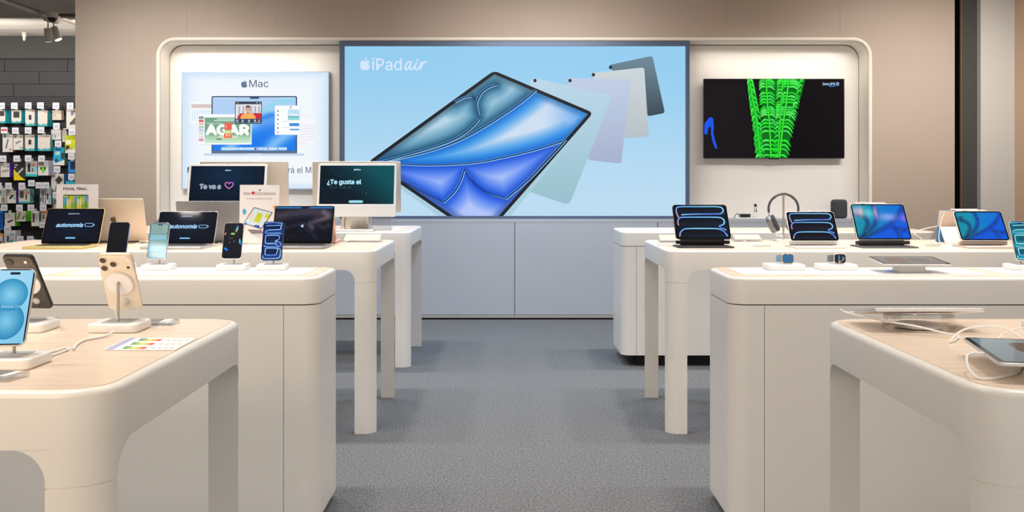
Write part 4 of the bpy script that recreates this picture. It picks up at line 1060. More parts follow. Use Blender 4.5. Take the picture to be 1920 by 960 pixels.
# ---------------------------------------------------------------- desktop computers and monitors
M_SILV = alu('pale_silver', (222, 220, 216), .35, .35)
def desktop(label, X, Y, draw, theta=13):
    t = thing('desktop_computer', label, 'computer', (X, Y, TT + .0013), 0, 'desktop computers on the far left table')
    w, h = .547, .375
    H = T3(0, -.03, .088) @ RX(90 - theta) @ T3(0, h / 2, 0)
    slab('display_housing', w, h, .014, .0115, .003, M_SILV, t, H, n=5)
    slab('white_border', w - .004, h - .074, .010, .0006, 0, mat('white_bezel', (232, 232, 230), .3), t, H @ T3(0, .035, .0113), n=5)
    slab('chin', w - .004, .07, .004, .0006, 0, mat('pale_chin', (226, 222, 216), .35), t, H @ T3(0, -h / 2 + .037, .0113), n=3)
    screen_art(w - .034, h - .104, draw).build('screen', M_SCREEN, t, H @ T3(0, .036, .0121))
    obj('webcam', lathe_me([(.002, 0), (.0018, .0003), (.001, .0003)], 10), M_BLACK, t, H @ T3(0, h / 2 - .0075, .0119))
    slab('foot', .147, .135, .008, .004, .0015, M_SILV, t, T3(0, .04, 0), n=4)
    V = [(-.065, .098, .003), (.065, .098, .003), (.065, .02, .165), (-.065, .02, .165), (-.065, .104, .003), (.065, .104, .003), (.065, .026, .165), (-.065, .026, .165)]
    obj('stand', mesh('stand', V, [(0, 1, 2, 3), (5, 4, 7, 6), (0, 4, 5, 1), (3, 2, 6, 7), (0, 3, 7, 4), (1, 5, 6, 2)]), M_SILV, t)
    tube('hinge', [(-.06, .022, .16), (.06, .022, .16)], .009, M_SILV, t, 10, 1)
    return t
YI = 6.99
desktop('silver desktop computer showing a pink heart, behind the laptops', X2(423, YI), YI + .02, pic_imac_heart, 14)
desktop('silver desktop computer with a green-black question screen near the aisle', X2(669, YI), YI, pic_imac_gusta, 12)
def rear_monitor(label, X, Y):
    t = thing('monitor', label, 'monitor', (X, Y, TT + .0013), PI, 'large monitors turned away')
    w, h = .625, .362; H = T3(0, 0, .112) @ RX(90 - 3) @ T3(0, h / 2, 0)
    m = mat('warm_silver_back', (214, 206, 196), .45, .25)
    slab('housing', w, h, .010, .019, .003, m, t, H, n=5)
    slab('bezel', w - .003, h - .003, .009, .0006, 0, M_BEZEL, t, H @ T3(0, 0, .0187), n=4)
    slab('foot', .21, .18, .006, .005, .002, m, t, T3(0, -.03, 0), n=4)
    V = [(-.105, -.075, .004), (.105, -.075, .004), (.105, .0, .26), (-.105, .0, .26), (-.105, -.066, .004), (.105, -.066, .004), (.105, .009, .26), (-.105, .009, .26)]
    V = [(x, -y * .6 - .03, z) for x, y, z in V]
    obj('stand', mesh('stand', V, [(0, 1, 2, 3), (5, 4, 7, 6), (0, 4, 5, 1), (3, 2, 6, 7), (0, 3, 7, 4), (1, 5, 6, 2)]), m, t)
rear_monitor('silver monitor turned away behind the heart desktop computer', X2(458.5, 7.2), 7.2)
rear_monitor('silver monitor turned away behind the desktop computer near the aisle', X2(669, 7.2), 7.2)
def wireless_keyboard(label, X, Y):
    t = thing('keyboard', label, 'keyboard', (X, Y, TT + .0013), 0, 'slim white keyboards')
    slab('keyboard_base', .279, .115, .008, .006, .0015, M_ALU, t, n=4)
    V = []; Fc = []
    for r_ in range(6):
        for c in range(14):
            x0 = -.135 + c * .0193; y0 = -.053 + r_ * .0178; n0 = len(V)
            V += [(x0 + a * .0168, y0 + b * .0150, z) for z in (0, .002) for (a, b) in ((0, 0), (1, 0), (1, 1), (0, 1))]
            Fc += [tuple(n0 + i for i in f) for f in ((4, 5, 6, 7), (0, 1, 5, 4), (1, 2, 6, 5), (2, 3, 7, 6), (3, 0, 4, 7))]
    tag(obj('keys', mesh('keys', V, Fc), M_WHITE, t, T3(0, 0, .006)), kind='stuff')
wireless_keyboard('slim white keyboard in front of the desktop computer near the aisle', X2(664, 6.79), 6.79)
wireless_keyboard('slim white keyboard in front of the heart desktop computer', X2(415, 6.79), 6.79)
t = thing('computer_mouse', 'white computer mouse at the aisle corner of the far left table', 'mouse', (X2(744.5, 6.80), 6.80, TT + .0013), R(70))
rings = []
for k in range(9):
    f = -1 + 2 * k / 8; rad = math.sqrt(max(0, 1 - abs(f) ** 2.6)) * .028 + .0008; hh = (1 - abs(f) ** 2.2) * .019 + .0025
    rings.append([(f * .056, rad * math.cos(a), .001 + (hh * max(0, math.sin(a)))) for a in [2 * PI * i / 16 for i in range(16)]])
obj('mouse_shell', loft(rings, True, 'mouse'), M_WHITE, t); slab('mouse_base', .1, .046, .02, .002, 0, M_ALU, t)
# clear box riser beside the right desktop computer
def clear_box(label, X, Y, w, d, h, name='acrylic_riser'):
    t = thing(name, label, 'riser', (X, Y, TT + .0013))
    th = .004
    box('front_sheet', -w / 2, w / 2, -d / 2, -d / 2 + th, 0, h, M_CLEAR2, t); box('top_sheet', -w / 2, w / 2, -d / 2, d / 2, h, h + th, M_CLEAR2, t)
    box('side_sheet', w / 2 - th, w / 2, -d / 2 + th, d / 2, 0, h, M_CLEAR2, t); box('side_sheet', -w / 2, -w / 2 + th, -d / 2 + th, d / 2, 0, h, M_CLEAR2, t)
clear_box('clear acrylic riser to the right of the desktop computer stand', X2(713, 6.86), 6.86, .15, .08, .092)
def cable(label, P, r=.0022, m=None, group='white charging cables', name='cable'):
    o = tube(name, P, r, m or M_CABLE, None, 6, 6); tag(o, label, 'cable', group); return o
def cpx(px, py, z=.0045, base=TT + .0014):  # point on (or above) the table top from a photo pixel
    x, y = on(px, py, base + z); return (x, y, base + z)
zt = TT + .0013
x, y = X2(669, YI), YI
cable('white cable hanging left of the desktop computer stand', [(x - .07, y + .03, zt + .13), (x - .10, y + .02, zt + .07), (x - .12, y + .05, zt + .0045), (x - .16, y + .12, zt + .0045)], group='cables behind the desktop computers')
cable('white cable hanging right of the desktop computer stand', [(x + .07, y + .03, zt + .13), (x + .068, y + .0, zt + .06), (x + .08, y + .10, zt + .0045), (x + .06, y + .135, zt + .0045)], group='cables behind the desktop computers')
cable('black cable hanging beside the desktop computer stand', [(x - .09, y + .13, zt + .10), (x - .105, y + .14, zt + .06), (x - .10, y + .12, zt + .0035), (x - .06, y + .135, zt + .0035)], .0026, M_BLACK, 'cables behind the desktop computers')
cable('white cable between the gold and the silver laptop', [cpx(272, 452), cpx(262, 455), cpx(252, 458), cpx(262, 460), cpx(275, 457), cpx(290, 460)], .0022)
cable('white cable beside the black confetti phone behind the counter', [cpx(408, 458), cpx(414, 455), cpx(424, 453), cpx(430, 456), cpx(444, 458)], .0022)
# ---------------------------------------------------------------- tablets on keyboards, right of the aisle
def tablet_kb(label, X, Y, w, h, theta, draw, frame, kb, kbd=.20, lift=.028, pencil=False, stand_col=None, bez=.008, dark=True):
    """Y = lower edge of the tablet"""
    t = thing('tablet', label, 'tablet', (X, Y, TT + .0013), 0, 'tablets propped on the tablet table')
    H = T3(0, 0, lift) @ RX(90 - theta)
    slab('tablet_body', w, h, .016, .0062, .0018, frame, t, H @ T3(0, h / 2, 0), n=6)
    slab('bezel', w - .004, h - .004, .014, .0004, 0, M_BEZEL, t, H @ T3(0, h / 2, .0061), n=6)
    screen_art(w - 2 * bez - .002, h - 2 * bez - .002, draw).build('screen', M_SCREEN, t, H @ T3(0, h / 2, .0067))
    slab('cover_back', w + .002, h * .96, .014, .003, .001, kb, t, H @ T3(0, h * .5, -.0035), n=5)
    d_ = kbd
    slab('keyboard_base', w + .004, d_, .012, .0055, .0015, kb, t, T3(0, .11 - d_ / 2, .0005), n=5)
    slab('hinge_block', w * .80, .030, .006, lift - .006, .002, kb, t, T3(0, .045, .0058), n=4)
    tube('hinge_bar', [(-w * .49, .028, lift * .62), (w * .49, .028, lift * .62)], .0095, kb, t, 10, 1)
    V = []; Fc = []
    for r_ in range(5):
        for c in range(14):
            x0 = -w * .46 + c * w * .92 / 14; y0 = .02 - (r_ + 1) * .0178; n0 = len(V)
            V += [(x0 + a * w * .92 / 14 * .86, y0 + b * .0150, z) for z in (0, .0015) for (a, b) in ((0, 0), (1, 0), (1, 1), (0, 1))]
            Fc += [tuple(n0 + i for i in f) for f in ((4, 5, 6, 7), (0, 1, 5, 4), (1, 2, 6, 5), (2, 3, 7, 6), (3, 0, 4, 7))]
    if .11 - d_ < -.07: tag(obj('keys', mesh('keys', V, Fc), mat('key_cap_dark', (58, 58, 62), .5) if dark else M_WHITE, t, T3(0, 0, .006)), kind='stuff')
    if pencil:
        p = tube('pencil', [(-.075, 0, 0), (-.073, 0, 0), (.068, 0, 0)], .0044, M_WHITE, t, 10, 1, M=H @ T3(-w * .12, h + .0048, .003))
        obj('pencil_tip', lathe_me([(.0044, 0), (.0012, .016), (.0006, .018)], 10), M_WHITE, p, T3(.068, 0, 0) @ RY(90))
        slab('pencil_clip', .02, .006, .002, .006, .001, M_WHITE, p, T3(-.035, 0, .002), n=3)
    return t
M_KBK = mat('black_keyboard_cover', (30, 30, 33), .5); M_KGREY = mat('grey_keyboard_cover', (88, 88, 92), .5); M_KWH = mat('white_keyboard_cover', (224, 218, 212), .5)
M_KPINK = mat('warm_grey_cover', (196, 180, 168), .5)
X5 = lambda px, Y: (px - VX) * Y / F
tablet_kb('large dark tablet with glowing line pattern on a black keyboard near the aisle', X5(1319.5, 5.17), 5.17, .2816, .2155, 37, pic_pro((20, 40, 60)), M_PBLK, M_KBK, .19, .038)
tablet_kb('smaller tablet with glowing line pattern on a white keyboard', X5(1528, 5.17), 5.17, .2497, .1775, 34, pic_pro((34, 38, 60)), M_PSIL, M_KWH, .21, .028, dark=False)
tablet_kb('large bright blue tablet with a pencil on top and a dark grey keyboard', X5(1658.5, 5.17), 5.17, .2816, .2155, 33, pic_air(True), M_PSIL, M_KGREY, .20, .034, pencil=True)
tablet_kb('smaller deep blue tablet with a pencil on top, near the right picture edge', X5(1847.5, 5.17), 5.17, .2497, .1775, 34, pic_air(False), M_PSIL, M_KPINK, .21, .030, pencil=True, dark=False)
# tablet in a beige folio, seen from behind
Yf = 5.50
t = thing('tablet', 'tablet in a beige folding cover seen from behind, with a pencil on top', 'tablet', (X5(1797, Yf), Yf, TT + .0013), PI, 'tablets propped on the tablet table')
M_FOL = mat('beige_folio', (232, 216, 200), .6); M_FOL2 = mat('pale_folio', (238, 232, 226), .6)
w, h, th = .25, .178, 14
H = T3(0, 0, .004) @ RX(90 - th)
slab('tablet_body', w, h, .014, .007, .002, alu('blue_tablet', (96, 150, 206), .4), t, H @ T3(0, h / 2, 0), n=5)
slab('bezel', w - .004, h - .004, .012, .0004, 0, M_BEZEL, t, H @ T3(0, h / 2, .0069), n=5)
slab('cover_upper', w - .004, h * .5, .006, .003, .001, M_FOL, t, H @ T3(0, h * .745, -.003), n=4)
th2 = -20
slab('cover_flap', w - .004, h * .62, .006, .003, .001, M_FOL2, t, T3(0, h * .5 * math.sin(R(th)) + .004, .004 + h * .5 * math.cos(R(th))) @ RX(90 - th2) @ T3(0, -h * .29, -.003) if False else T3(0, .118, .004) @ RX(90 + 38) @ T3(0, h * .30, -.003), n=4)
p = tube('pencil', [(-.075, 0, 0), (-.073, 0, 0), (.07, 0, 0)], .0044, M_WHITE, t, 10, 1, M=H @ T3(-.01, h + .0048, .0035))
cable('white cable plugged into the folded-cover tablet, hanging over its back', [(X5(1772, 5.43), 5.435, TT + .176), (X5(1763, 5.43), 5.43, TT + .10), (X5(1760, 5.38), 5.375, TT + .03), (X5(1768, 5.35), 5.35, TT + .006), (X5(1785, 5.33), 5.33, TT + .0055)], .0018)
cable('looping white cable from the bright blue tablet to the folded-cover tablet', [(X5(1710, 5.32), 5.30, TT + .055), (X5(1728, 5.3), 5.29, TT + .086), (2.302, 5.472, TT + .094)], .0026)
cable('thin white cable drooping behind the bright blue tablet', [(X5(1716, 5.34), 5.345, TT + .062), (X5(1728, 5.36), 5.37, TT + .035), (X5(1741, 5.4), 5.42, TT + .006), (X5(1770, 5.42), 5.46, TT + .005)], .0018)
cable('white cable crossing the table in front of the folded-cover tablet', [cpx(1745, 452), cpx(1757, 449), cpx(1772, 454), cpx(1786, 458), cpx(1796, 459)], .0022)
cable('white cable beside the large dark tablet on the right', [cpx(1392, 455), cpx(1402, 450), cpx(1412, 444), cpx(1408, 441.5), cpx(1390, 442)], .003)
cable('white cable curling at the foot of the headphone stand', [cpx(1474, 455), cpx(1468, 446), cpx(1461, 440), cpx(1455, 441), cpx(1460, 444), cpx(1467, 441)], .0026)
cable('white cable looping at the aisle corner of the tablet table', [cpx(1262, 457), cpx(1245, 459), cpx(1234, 458), cpx(1237, 452), cpx(1245, 447), cpx(1262, 449)], .0022)
def price_stand(label, X, Y, yaw=0, w=.2, d=.09, name='price_holder'):
    t = thing(name, label, 'price holder', (X, Y, TT + .0013), R(yaw), 'low clear price holders')
    n = T3(0, 0, .004) @ RX(20)
    slab('clear_plate', w, d, .004, .003, 0, M_CLEAR2, t, n @ T3(0, 0, .018), n=2)
    slab('paper_card', w - .012, d - .012, .002, .0008, 0, mat('beige_card', (206, 180, 164), .5), t, n @ T3(0, 0, .0212), n=2)
    slab('foot', w, .02, .003, .012, 0, M_CLEAR2, t, T3(0, .03, 0), n=2); slab('front_foot', w, .012, .002, .005, 0, M_CLEAR2, t, T3(0, -.04, 0), n=2)
price_stand('clear price holder with beige card behind the nebula laptop', X5(680, 5.62), 5.62, 0, .21, .10)
cable('white cable lying over the clear price holder near the aisle', [cpx(640, 457), cpx(652, 451, .03), cpx(664, 447, .046), cpx(674, 449, .045), cpx(690, 450, .045)], .0022)
price_stand('clear price holder with beige card behind the large dark tablet', X5(1256, 5.6), 5.6, 0, .13, .09)
price_stand('clear price holder with beige card between the two patterned tablets', X5(1400, 5.66), 5.66, 0, .16, .08)
def small_tag(label, px0, px1, py, d=.03):
    x0, y = on(px0, py); x1, _ = on(px1, py)
    t = thing('price_strip', label, 'price strip', ((x0 + x1) / 2, y, TT + .0013), 0, 'low price strips'); w = x1 - x0
    slab('clear_block', w, d, .003, .008, .001, M_CLEAR2, t, n=2); slab('paper_strip', w - .006, d - .006, .001, .0006, 0, M_GREYPAD, t, T3(0, 0, .0082), n=2)
small_tag('clear price strip in front of the headphones', 1413, 1445, 463); small_tag('clear price strip right of the bright blue tablet', 1735, 1762, 462)
# headphones on their stand
Yh = 5.70; xh = X5(1469, Yh)
t = thing('headphone_stand', 'slim gold pole stand holding the headphones', 'stand', (xh, Yh, TT + .0013))
M_POLE = alu('warm_steel', (206, 186, 164), .8, .3)
slab('stand_base', .10, .10, .012, .008, .002, M_WHITE, t); tube('stand_pole', [(0, 0, .008), (0, 0, .25)], .0055, M_POLE, t, 10, 1)
tube('stand_hook', [(0, -.02, .2535), (0, .02, .2535)], .006, M_POLE, t, 8, 1)
t = thing('headphones', 'grey over-ear headphones hanging on the slim gold stand', 'headphones', (xh, Yh, TT + .0013), 0)
M_HB = mat('grey_headband', (74, 74, 80), .35, .3); M_HC = alu('grey_earcup', (124, 126, 134), .55, .3); M_HP = mat('dark_ear_cushion', (54, 54, 58), .8)
arcp = [(.084 * math.cos(R(a)), 0, .178 + .086 * math.sin(R(a))) for a in (-12, 8, 30, 55, 80, 90, 100, 125, 150, 172, 192)]
tube('headband', arcp, .0068, M_HB, t, 8, 4)
tube('headband_mesh', [(.072 * math.cos(R(a)), 0, .182 + .0805 * math.sin(R(a))) for a in (40, 65, 90, 115, 140)], .0035, mat('band_mesh', (150, 146, 142), .6), t, 8, 4)
for s in (-1, 1):
    tube('stem', [(s * .082, 0, .162), (s * .0815, 0, .135), (s * .072, 0, .112)], .0035, M_CHROME, t, 8, 3)
    Mc = T3(s * .056, -.004, .098) @ RZ(s * 20) @ RY(s * 24) @ RY(90 * s)
    cup = []
    for i, z in ((.018, .032), (.008, .030), (.002, .025), (0, .018), (0, .006), (.003, .0)):
        cup.append([(x_, y_, z) for x_, y_ in rr(.102 - 2 * i, .076 - 2 * i, .037 - i, 6)])
    obj('ear_cup', loft(list(reversed(cup))), M_HC, t, Mc)
    obj('ear_cushion', loft([[(x_, y_, z) for x_, y_ in rr(.098 - 2 * i, .072 - 2 * i, .035 - i, 6)] for i, z in ((.010, -.019), (.003, -.018), (0, -.012), (0, -.001))]), M_HP, t, Mc)

# ---------------------------------------------------------------- smartwatches on the right counter
def watch_base(label, X, Y=3.868):
    t = thing('watch_stand', label, 'stand', (X, Y, TT + .0035), 0, 'white watch stands')
    slab('base', .143, .102, .014, .021, .004, M_WHITE, t); slab('recess', .05, .035, .006, .0008, 0, M_GREYPAD, t, T3(0, 0, .0206), n=4)
    return t
def smartwatch(label, X, case, band, draw, gold, Y=3.868):
    t = thing('smartwatch', label, 'watch', (X, Y, TT + .0035 + .0215), 0, 'smartwatches on display')
    n = T3(0, -.012, .019) @ RX(82)
    slab('case', .046, .039, .011, .011, .003, case, t, n, n=6)
    slab('glass', .041, .034, .009, .0006, 0, M_BEZEL, t, n @ T3(0, 0, .0108), n=6)
    screen_art(.038, .031, draw).build('screen', M_SCREEN, t, n @ T3(0, 0, .0115))
    obj('crown', lathe_me([(.0036, 0), (.0036, .003), (.003, .0034)], 14), gold, t, T3(-.008, -.018, .0375)); slab('side_button', .012, .004, .0018, .002, 0, gold, t, T3(.008, -.018, .0374), n=3)
    # strap: closed loop lying behind the case
    R_ = []
    for k in range(21):
        a = R(-50 + 280 * k / 20); cx, cy = .031 * math.cos(a), .020 + .028 * math.sin(a); dx, dy = math.cos(a), math.sin(a)
        R_.append([(cx + dx * o, cy + dy * o, .0065 + z) for o, z in ((0, 0), (.0025, 0), (.0025, .023), (0, .023))])
    obj('strap', loft(R_, True, 'strap'), band, t)
    return t
def pic_watch_blue(A, asp):
    A.rrect(0, 0, 1, 1, .2, (58, 112, 158)); A.apple(.2, .58, .13, (16, 24, 36), asp); A.text('WATCH', .29, .53, .5, (16, 24, 36), 'L', h=.1)
    A.rect(.25, .34, .7, .36, (40, 84, 124)); A.rect(.3, .24, .65, .255, (40, 84, 124))
def pic_watch_dark(A, asp):
    A.rrect(0, 0, 1, 1, .2, (48, 40, 42)); A.rect(.36, .06, .47, .92, (60, 150, 226)); A.rrect(.74, .3, .9, .7, .06, (90, 150, 220)); A.stroke([(.3, .1), (.6, .2), (.8, .34)], .07, (240, 170, 90)); A.disc(.45, .05, .07, .06, (190, 224, 250))
xa, ya = 1.039, 3.868
watch_base('white watch stand nearer the aisle', xa); watch_base('white watch stand farther from the aisle', 1.2375)
smartwatch('smartwatch with a blue screen and pale blue strap', X2(1474), alu('gold_watch_case', (226, 214, 186), .6), mat('pale_blue_strap', (126, 166, 196), .7), pic_watch_blue, alu('gold_button', (206, 160, 110), .8))
smartwatch('smartwatch with a dark screen and grey strap', X2(1571), alu('silver_watch_case', (214, 214, 216), .7, .2), mat('grey_strap', (112, 122, 124), .7), pic_watch_dark, alu('silver_button', (230, 230, 232), .7))

# ---------------------------------------------------------------- flat tablets
def flat_tablet(label, loc, w, h, tilt, yaw, draw, frame, th=.0062):
    t = thing('tablet', label, 'tablet', loc, R(yaw), 'tablets lying on low stands'); n = RX(tilt)
    slab('tablet_body', w, h, .013, th, .002, frame, t, n, n=6)
    slab('bezel', w - .004, h - .004, .012, .0004, 0, M_BEZEL, t, n @ T3(0, 0, th - .0001), n=6)
    screen_art(w - .022, h - .022, draw).build('screen', M_SCREEN, t, n @ T3(0, 0, th + .0005))
    return t
def low_block(label, X, Y, z, w, d, h, m):
    t = thing('tablet_stand', label, 'stand', (X, Y, z), 0, 'low tablet stands')
    slab('block', w, d, .006, h, .001, m, t, n=4); slab('foot_plate', w * 1.5, d * 1.15, .006, .002, 0, M_CLEAR, t, n=4)
yc = 3.765
flat_tablet('dark tablet lying flat on a white block on the right counter', (1.476, yc, TT + .040), .248, .1785, 5, 0, pic_swirlpink, M_PSIL)
low_block('white block under the flat tablet on the right counter', 1.476, yc, TT + .0035, .10, .07, .036, M_WHITE)
# near right table: tablet tipped away on a clear drum
zd = TT + .0013; Yd = 2.352; xd_ = X5(1722, Yd)
t = thing('clear_drum_stand', 'clear acrylic drum under the white tablet on the nearest right table', 'stand', (xd_, Yd, zd))
M_DRUM = mat_clear('drum_acrylic', (246, 244, 242), .07, .03)
dm = lathe_me([(.072, 0), (.078, .0), (.0795, .002), (.0795, .028), (.078, .031), (.072, .031)], 40)
for v in dm.vertices: v.co.z += -(v.co.y - .008) * .167 * max(0, v.co.z - .002) / .031       # top cut to the slope of the tablet
obj('drum_wall', dm, M_DRUM, t)
for (rr_, zz, nm) in ((.0795, .030, 'drum_rim'), (.079, .002, 'drum_foot_ring')):
    tube(nm, [(rr_ * math.cos(2 * PI * i / 36), rr_ * math.sin(2 * PI * i / 36), zz - (rr_ * math.sin(2 * PI * i / 36) - .008) * .167 * max(0, zz - .002) / .031) for i in range(37)], .0008, mat('rim_white', (236, 234, 232), .2), t, 5, 1)
obj('drum_core', lathe_me([(.05, .002), (.055, .004), (.055, .009), (.05, .011)], 32), alu('drum_core_steel', (222, 222, 226), .3, .25), t)
flat_tablet('white tablet tipped away on a clear drum, nearest right table', (.94, 2.36, zd + .033), .252, .1785, -9.5, 0, pic_dark, M_PSIL, .0088)
xp, yp, zp = .94 - .1275, 2.40, zd + .0295
cable('white cable looping from the tablet on the drum across the wood', [(xp, yp, zp), (xp - .022, yp, zp), (xp - .036, yp - .005, zp + .008), (xp - .020, yp - .02, zp), cpx(1660, 602, .024), cpx(1715, 611, .020), cpx(1770, 624, .010), cpx(1797, 630, .003), cpx(1790, 638, .003), cpx(1781, 641, .003), cpx(1790, 630, .012), cpx(1808, 618, .022), cpx(1840, 612, .028), cpx(1880, 614, .024), cpx(1916, 634, .004)], .0022)
cable('thin white cable behind the dark near tablet', [cpx(1872, 634, .003), cpx(1884, 624, .012), cpx(1902, 617, .016), cpx(1925, 615, .015), cpx(1960, 620, .004)], .0018)
# near right tablet, dark screen
flat_tablet('large dark tablet lying on a low stand at the lower right', (.958, 1.826, TT + .030), .215, .281, 0, -12.5, pic_refl_blob((92, 112, 122), (58, 48, 56), (88, 66, 96)), M_PSIL)
t = thing('tablet_stand', 'white disc under the dark tablet at the lower right', 'stand', (.985, 1.80, zd), 0, 'low tablet stands')
obj('disc', lathe_me([(.06, 0), (.062, .003), (.062, .025), (.058, .0282)], 32), M_WHITE, t)
cable('white cable plugged into the dark tablet at the lower right', [(.826, 1.812, zd + .0325), (.815, 1.808, zd + .032), (.806, 1.795, zd + .027), (.798, 1.77, zd + .014), (.800, 1.745, zd + .004), (.815, 1.735, zd + .003), (.845, 1.75, zd + .003), (.9, 1.80, zd + .003), (.96, 1.9, zd + .003)], .0026)
o = slab('cable_plug', .026, .008, .003, .006, .001, M_WHITE, None, T3(.832, 1.813, zd + .0297) @ RZ(-12)); tag(o, 'white cable plug at the edge of the dark tablet, lower right', 'plug')

# ---------------------------------------------------------------- cards and labels on the near left table
P4 = [on(194, 658.5), on(327.5, 659), on(370, 636), on(242, 635)]
A = Art(lambda u, v: tuple(((1 - u) * (1 - v)) * np.array(P4[0]) + (u * (1 - v)) * np.array(P4[1]) + (u * v) * np.array(P4[2]) + ((1 - u) * v) * np.array(P4[3])), 1, .00008)
A.rect(0, 0, 1, 1, (236, 234, 238)); A.rect(.02, .02, .12, .98, (170, 172, 206))
A.hold()
for k, v0 in enumerate((.08, .40, .72)):
    for i, c in enumerate(((60, 160, 70), (150, 200, 60), (240, 220, 60), (244, 170, 60), (220, 50, 44))): A.rect(.22 + i * .065, v0, .22 + (i + 1) * .065, v0 + .14, c)
    for i in range(4): A.rect(.62 + i * .09, v0 + .02, .67 + i * .09, v0 + .12, (206, 204, 212))
    A.rect(.2, v0 + .17, .3, v0 + .21, (90, 90, 100))
A.hold(False)
cxm = sum(p[0] for p in P4) / 4; cym = sum(p[1] for p in P4) / 4
t = thing('label_sheet', 'printed energy label sheet lying on the nearest left table', 'paper', (cxm, cym, TT + .0013))
obj('sheet', mesh('sheet', [(x - cxm, y - cym, z) for z in (.0004, .0012) for x, y in P4], [(3, 2, 1, 0), (4, 5, 6, 7), (0, 1, 5, 4), (1, 2, 6, 5), (2, 3, 7, 6), (3, 0, 4, 7)]), mat('label_paper', (236, 234, 238), .4), t)
A.build('print', M_PRINT, t, T3(-cxm, -cym, .0013))
def label_block(label, px0, px1, py, d, yaw=0):
    x0, y = on(px0, py); x1, _ = on(px1, py); w = x1 - x0
    t = thing('acrylic_label', label, 'label', ((x0 + x1) / 2, y, TT + .0013), R(yaw), 'clear label blocks')
    slab('clear_block', w, d, .003, .009, .001, M_CLEAR2, t, n=2); slab('grey_insert', w * .62, d - .012, .002, .0006, 0, mat('insert_grey', (128, 128, 132), .4), t, T3(-w * .14, 0, .0092), n=2)
    slab('white_insert', w * .2, d - .014, .002, .0006, 0, M_WHITE, t, T3(w * .3, 0, .0092), n=2)
label_block('clear label block behind the cream phone stand', 246, 330, 609, .055)
label_block('clear label block behind the charcoal phone stand', 30, 104, 606, .055)
label_block('clear label block at the left picture edge near the table front', -40, 40, 711, .06, -12)
cable('white cable from the cream phone stand towards the left', [cpx(212, 621, .008), cpx(202, 628, .004), cpx(188, 632, .003), cpx(160, 637, .003), cpx(144, 645, .003), cpx(137, 655, .003)], .0028)
cable('white cable looping beside the blue phone stand', [cpx(72, 668, .006), cpx(90, 661, .003), cpx(110, 656, .003), cpx(124, 652, .003), cpx(127, 655, .003), cpx(112, 661, .003), cpx(90, 668, .003)], .0024)
cable('thin white cable hanging under the cream phone', [(-.892, 2.275, TT + .062), (-.893, 2.29, TT + .04), (-.896, 2.305, TT + .024)], .0012)
cable('thin white cable hanging under the charcoal phone', [(-1.10, 2.28, TT + .062), (-1.104, 2.29, TT + .045), (-1.108, 2.30, TT + .024)], .0016)

# ---------------------------------------------------------------- small electronics on the niche ledge
zl = WZ; Yl = 9.14
def Xl(px): return (px - VX) * Yl / F
t = thing('display_tray', 'white tray under the streaming box and remote on the ledge', 'tray', (Xl(1407), Yl, zl)); slab('tray_plate', .30, .12, .03, .008, .002, M_WHITE, t); slab('tray_pad', .28, .10, .02, .0008, 0, M_MAT, t, T3(0, 0, .0078), n=4)
t = thing('streaming_box', 'small black streaming box on the white tray', 'electronics', (Xl(1396.5), Yl, zl + .0088)); slab('box_body', .093, .093, .018, .031, .003, mat('gloss_black', (22, 22, 24), .2), t); slab('status_light', .008, .004, .001, .0005, 0, mat('blue_led', (80, 130, 255), .3, emit=(90, 140, 255), es=1.5), t, T3(.032, -.0468, .014) @ RX(90), n=2)
cable('black cable behind the streaming box', [(Xl(1388), Yl + .04, zl + .02), (Xl(1384), Yl + .03, zl + .045), (Xl(1379), Yl - .01, zl + .03), (Xl(1375), Yl - .02, zl + .003)], .003, M_BLACK, 'cables on the ledge')
t = thing('remote_control', 'slim silver remote standing upright on the white tray', 'remote', (Xl(1416.5), Yl, zl + .0088)); n = RX(90 - 6)
slab('remote_body', .036, .136, .008, .009, .002, mat('remote_white', (226, 226, 226), .35), t, T3(0, 0, .002) @ n @ T3(0, .068, 0))
obj('click_pad', lathe_me([(.0135, 0), (.0135, .0008), (.012, .001)], 20), M_BLACK, t, T3(0, 0, .002) @ n @ T3(0, .105, .009))
for i, (bx, by) in enumerate(((-.008, .080), (.008, .080), (-.008, .064), (-.008, .049))): obj('button', lathe_me([(.0042, 0), (.0042, .001), (.003, .0012)], 12), M_BLACK, t, T3(0, 0, .002) @ n @ T3(bx, by, .009))
slab('volume_button', .0085, .024, .004, .001, 0, M_BLACK, t, T3(0, 0, .002) @ n @ T3(.008, .0565, .009), n=3); slab('remote_rest', .03, .03, .004, .012, .002, M_WHITE, t, T3(0, .022, 0))
t = thing('smart_speaker', 'dark grey rounded smart speaker on the ledge under the television', 'speaker', (Xl(1573), Yl, zl))
obj('mesh_body', lathe_me([(.052, .0), (.060, .004), (.069, .014), (.0715, .03), (.072, .085), (.0715, .138), (.068, .156), (.058, .166), (.046, .169)], 36), mat('speaker_fabric', (66, 68, 74), .9, bump=.6, bscale=700), t)
obj('touch_top', lathe_me([(.045, .168), (.043, .1705), (.02, .171)], 28), M_BEZEL, t)
t = thing('info_plate', 'small grey and white tilted card beside the smart speaker', 'sign', (Xl(1535), Yl + .02, zl)); n = RX(28)
slab('card_plate', .155, .055, .003, .003, 0, M_WHITE, t, T3(0, 0, .052) @ n, n=2); slab('grey_field', .085, .036, .001, .0006, 0, M_GREYPAD, t, T3(0, 0, .052) @ n @ T3(-.02, 0, .003), n=2); slab('grey_field', .034, .036, .001, .0006, 0, mat('mid_grey', (150, 150, 152), .5), t, T3(0, 0, .052) @ n @ T3(.045, 0, .003), n=2)
box('card_foot', -.07, .07, -.01, .02, 0, .048, M_CLEAR2, t)

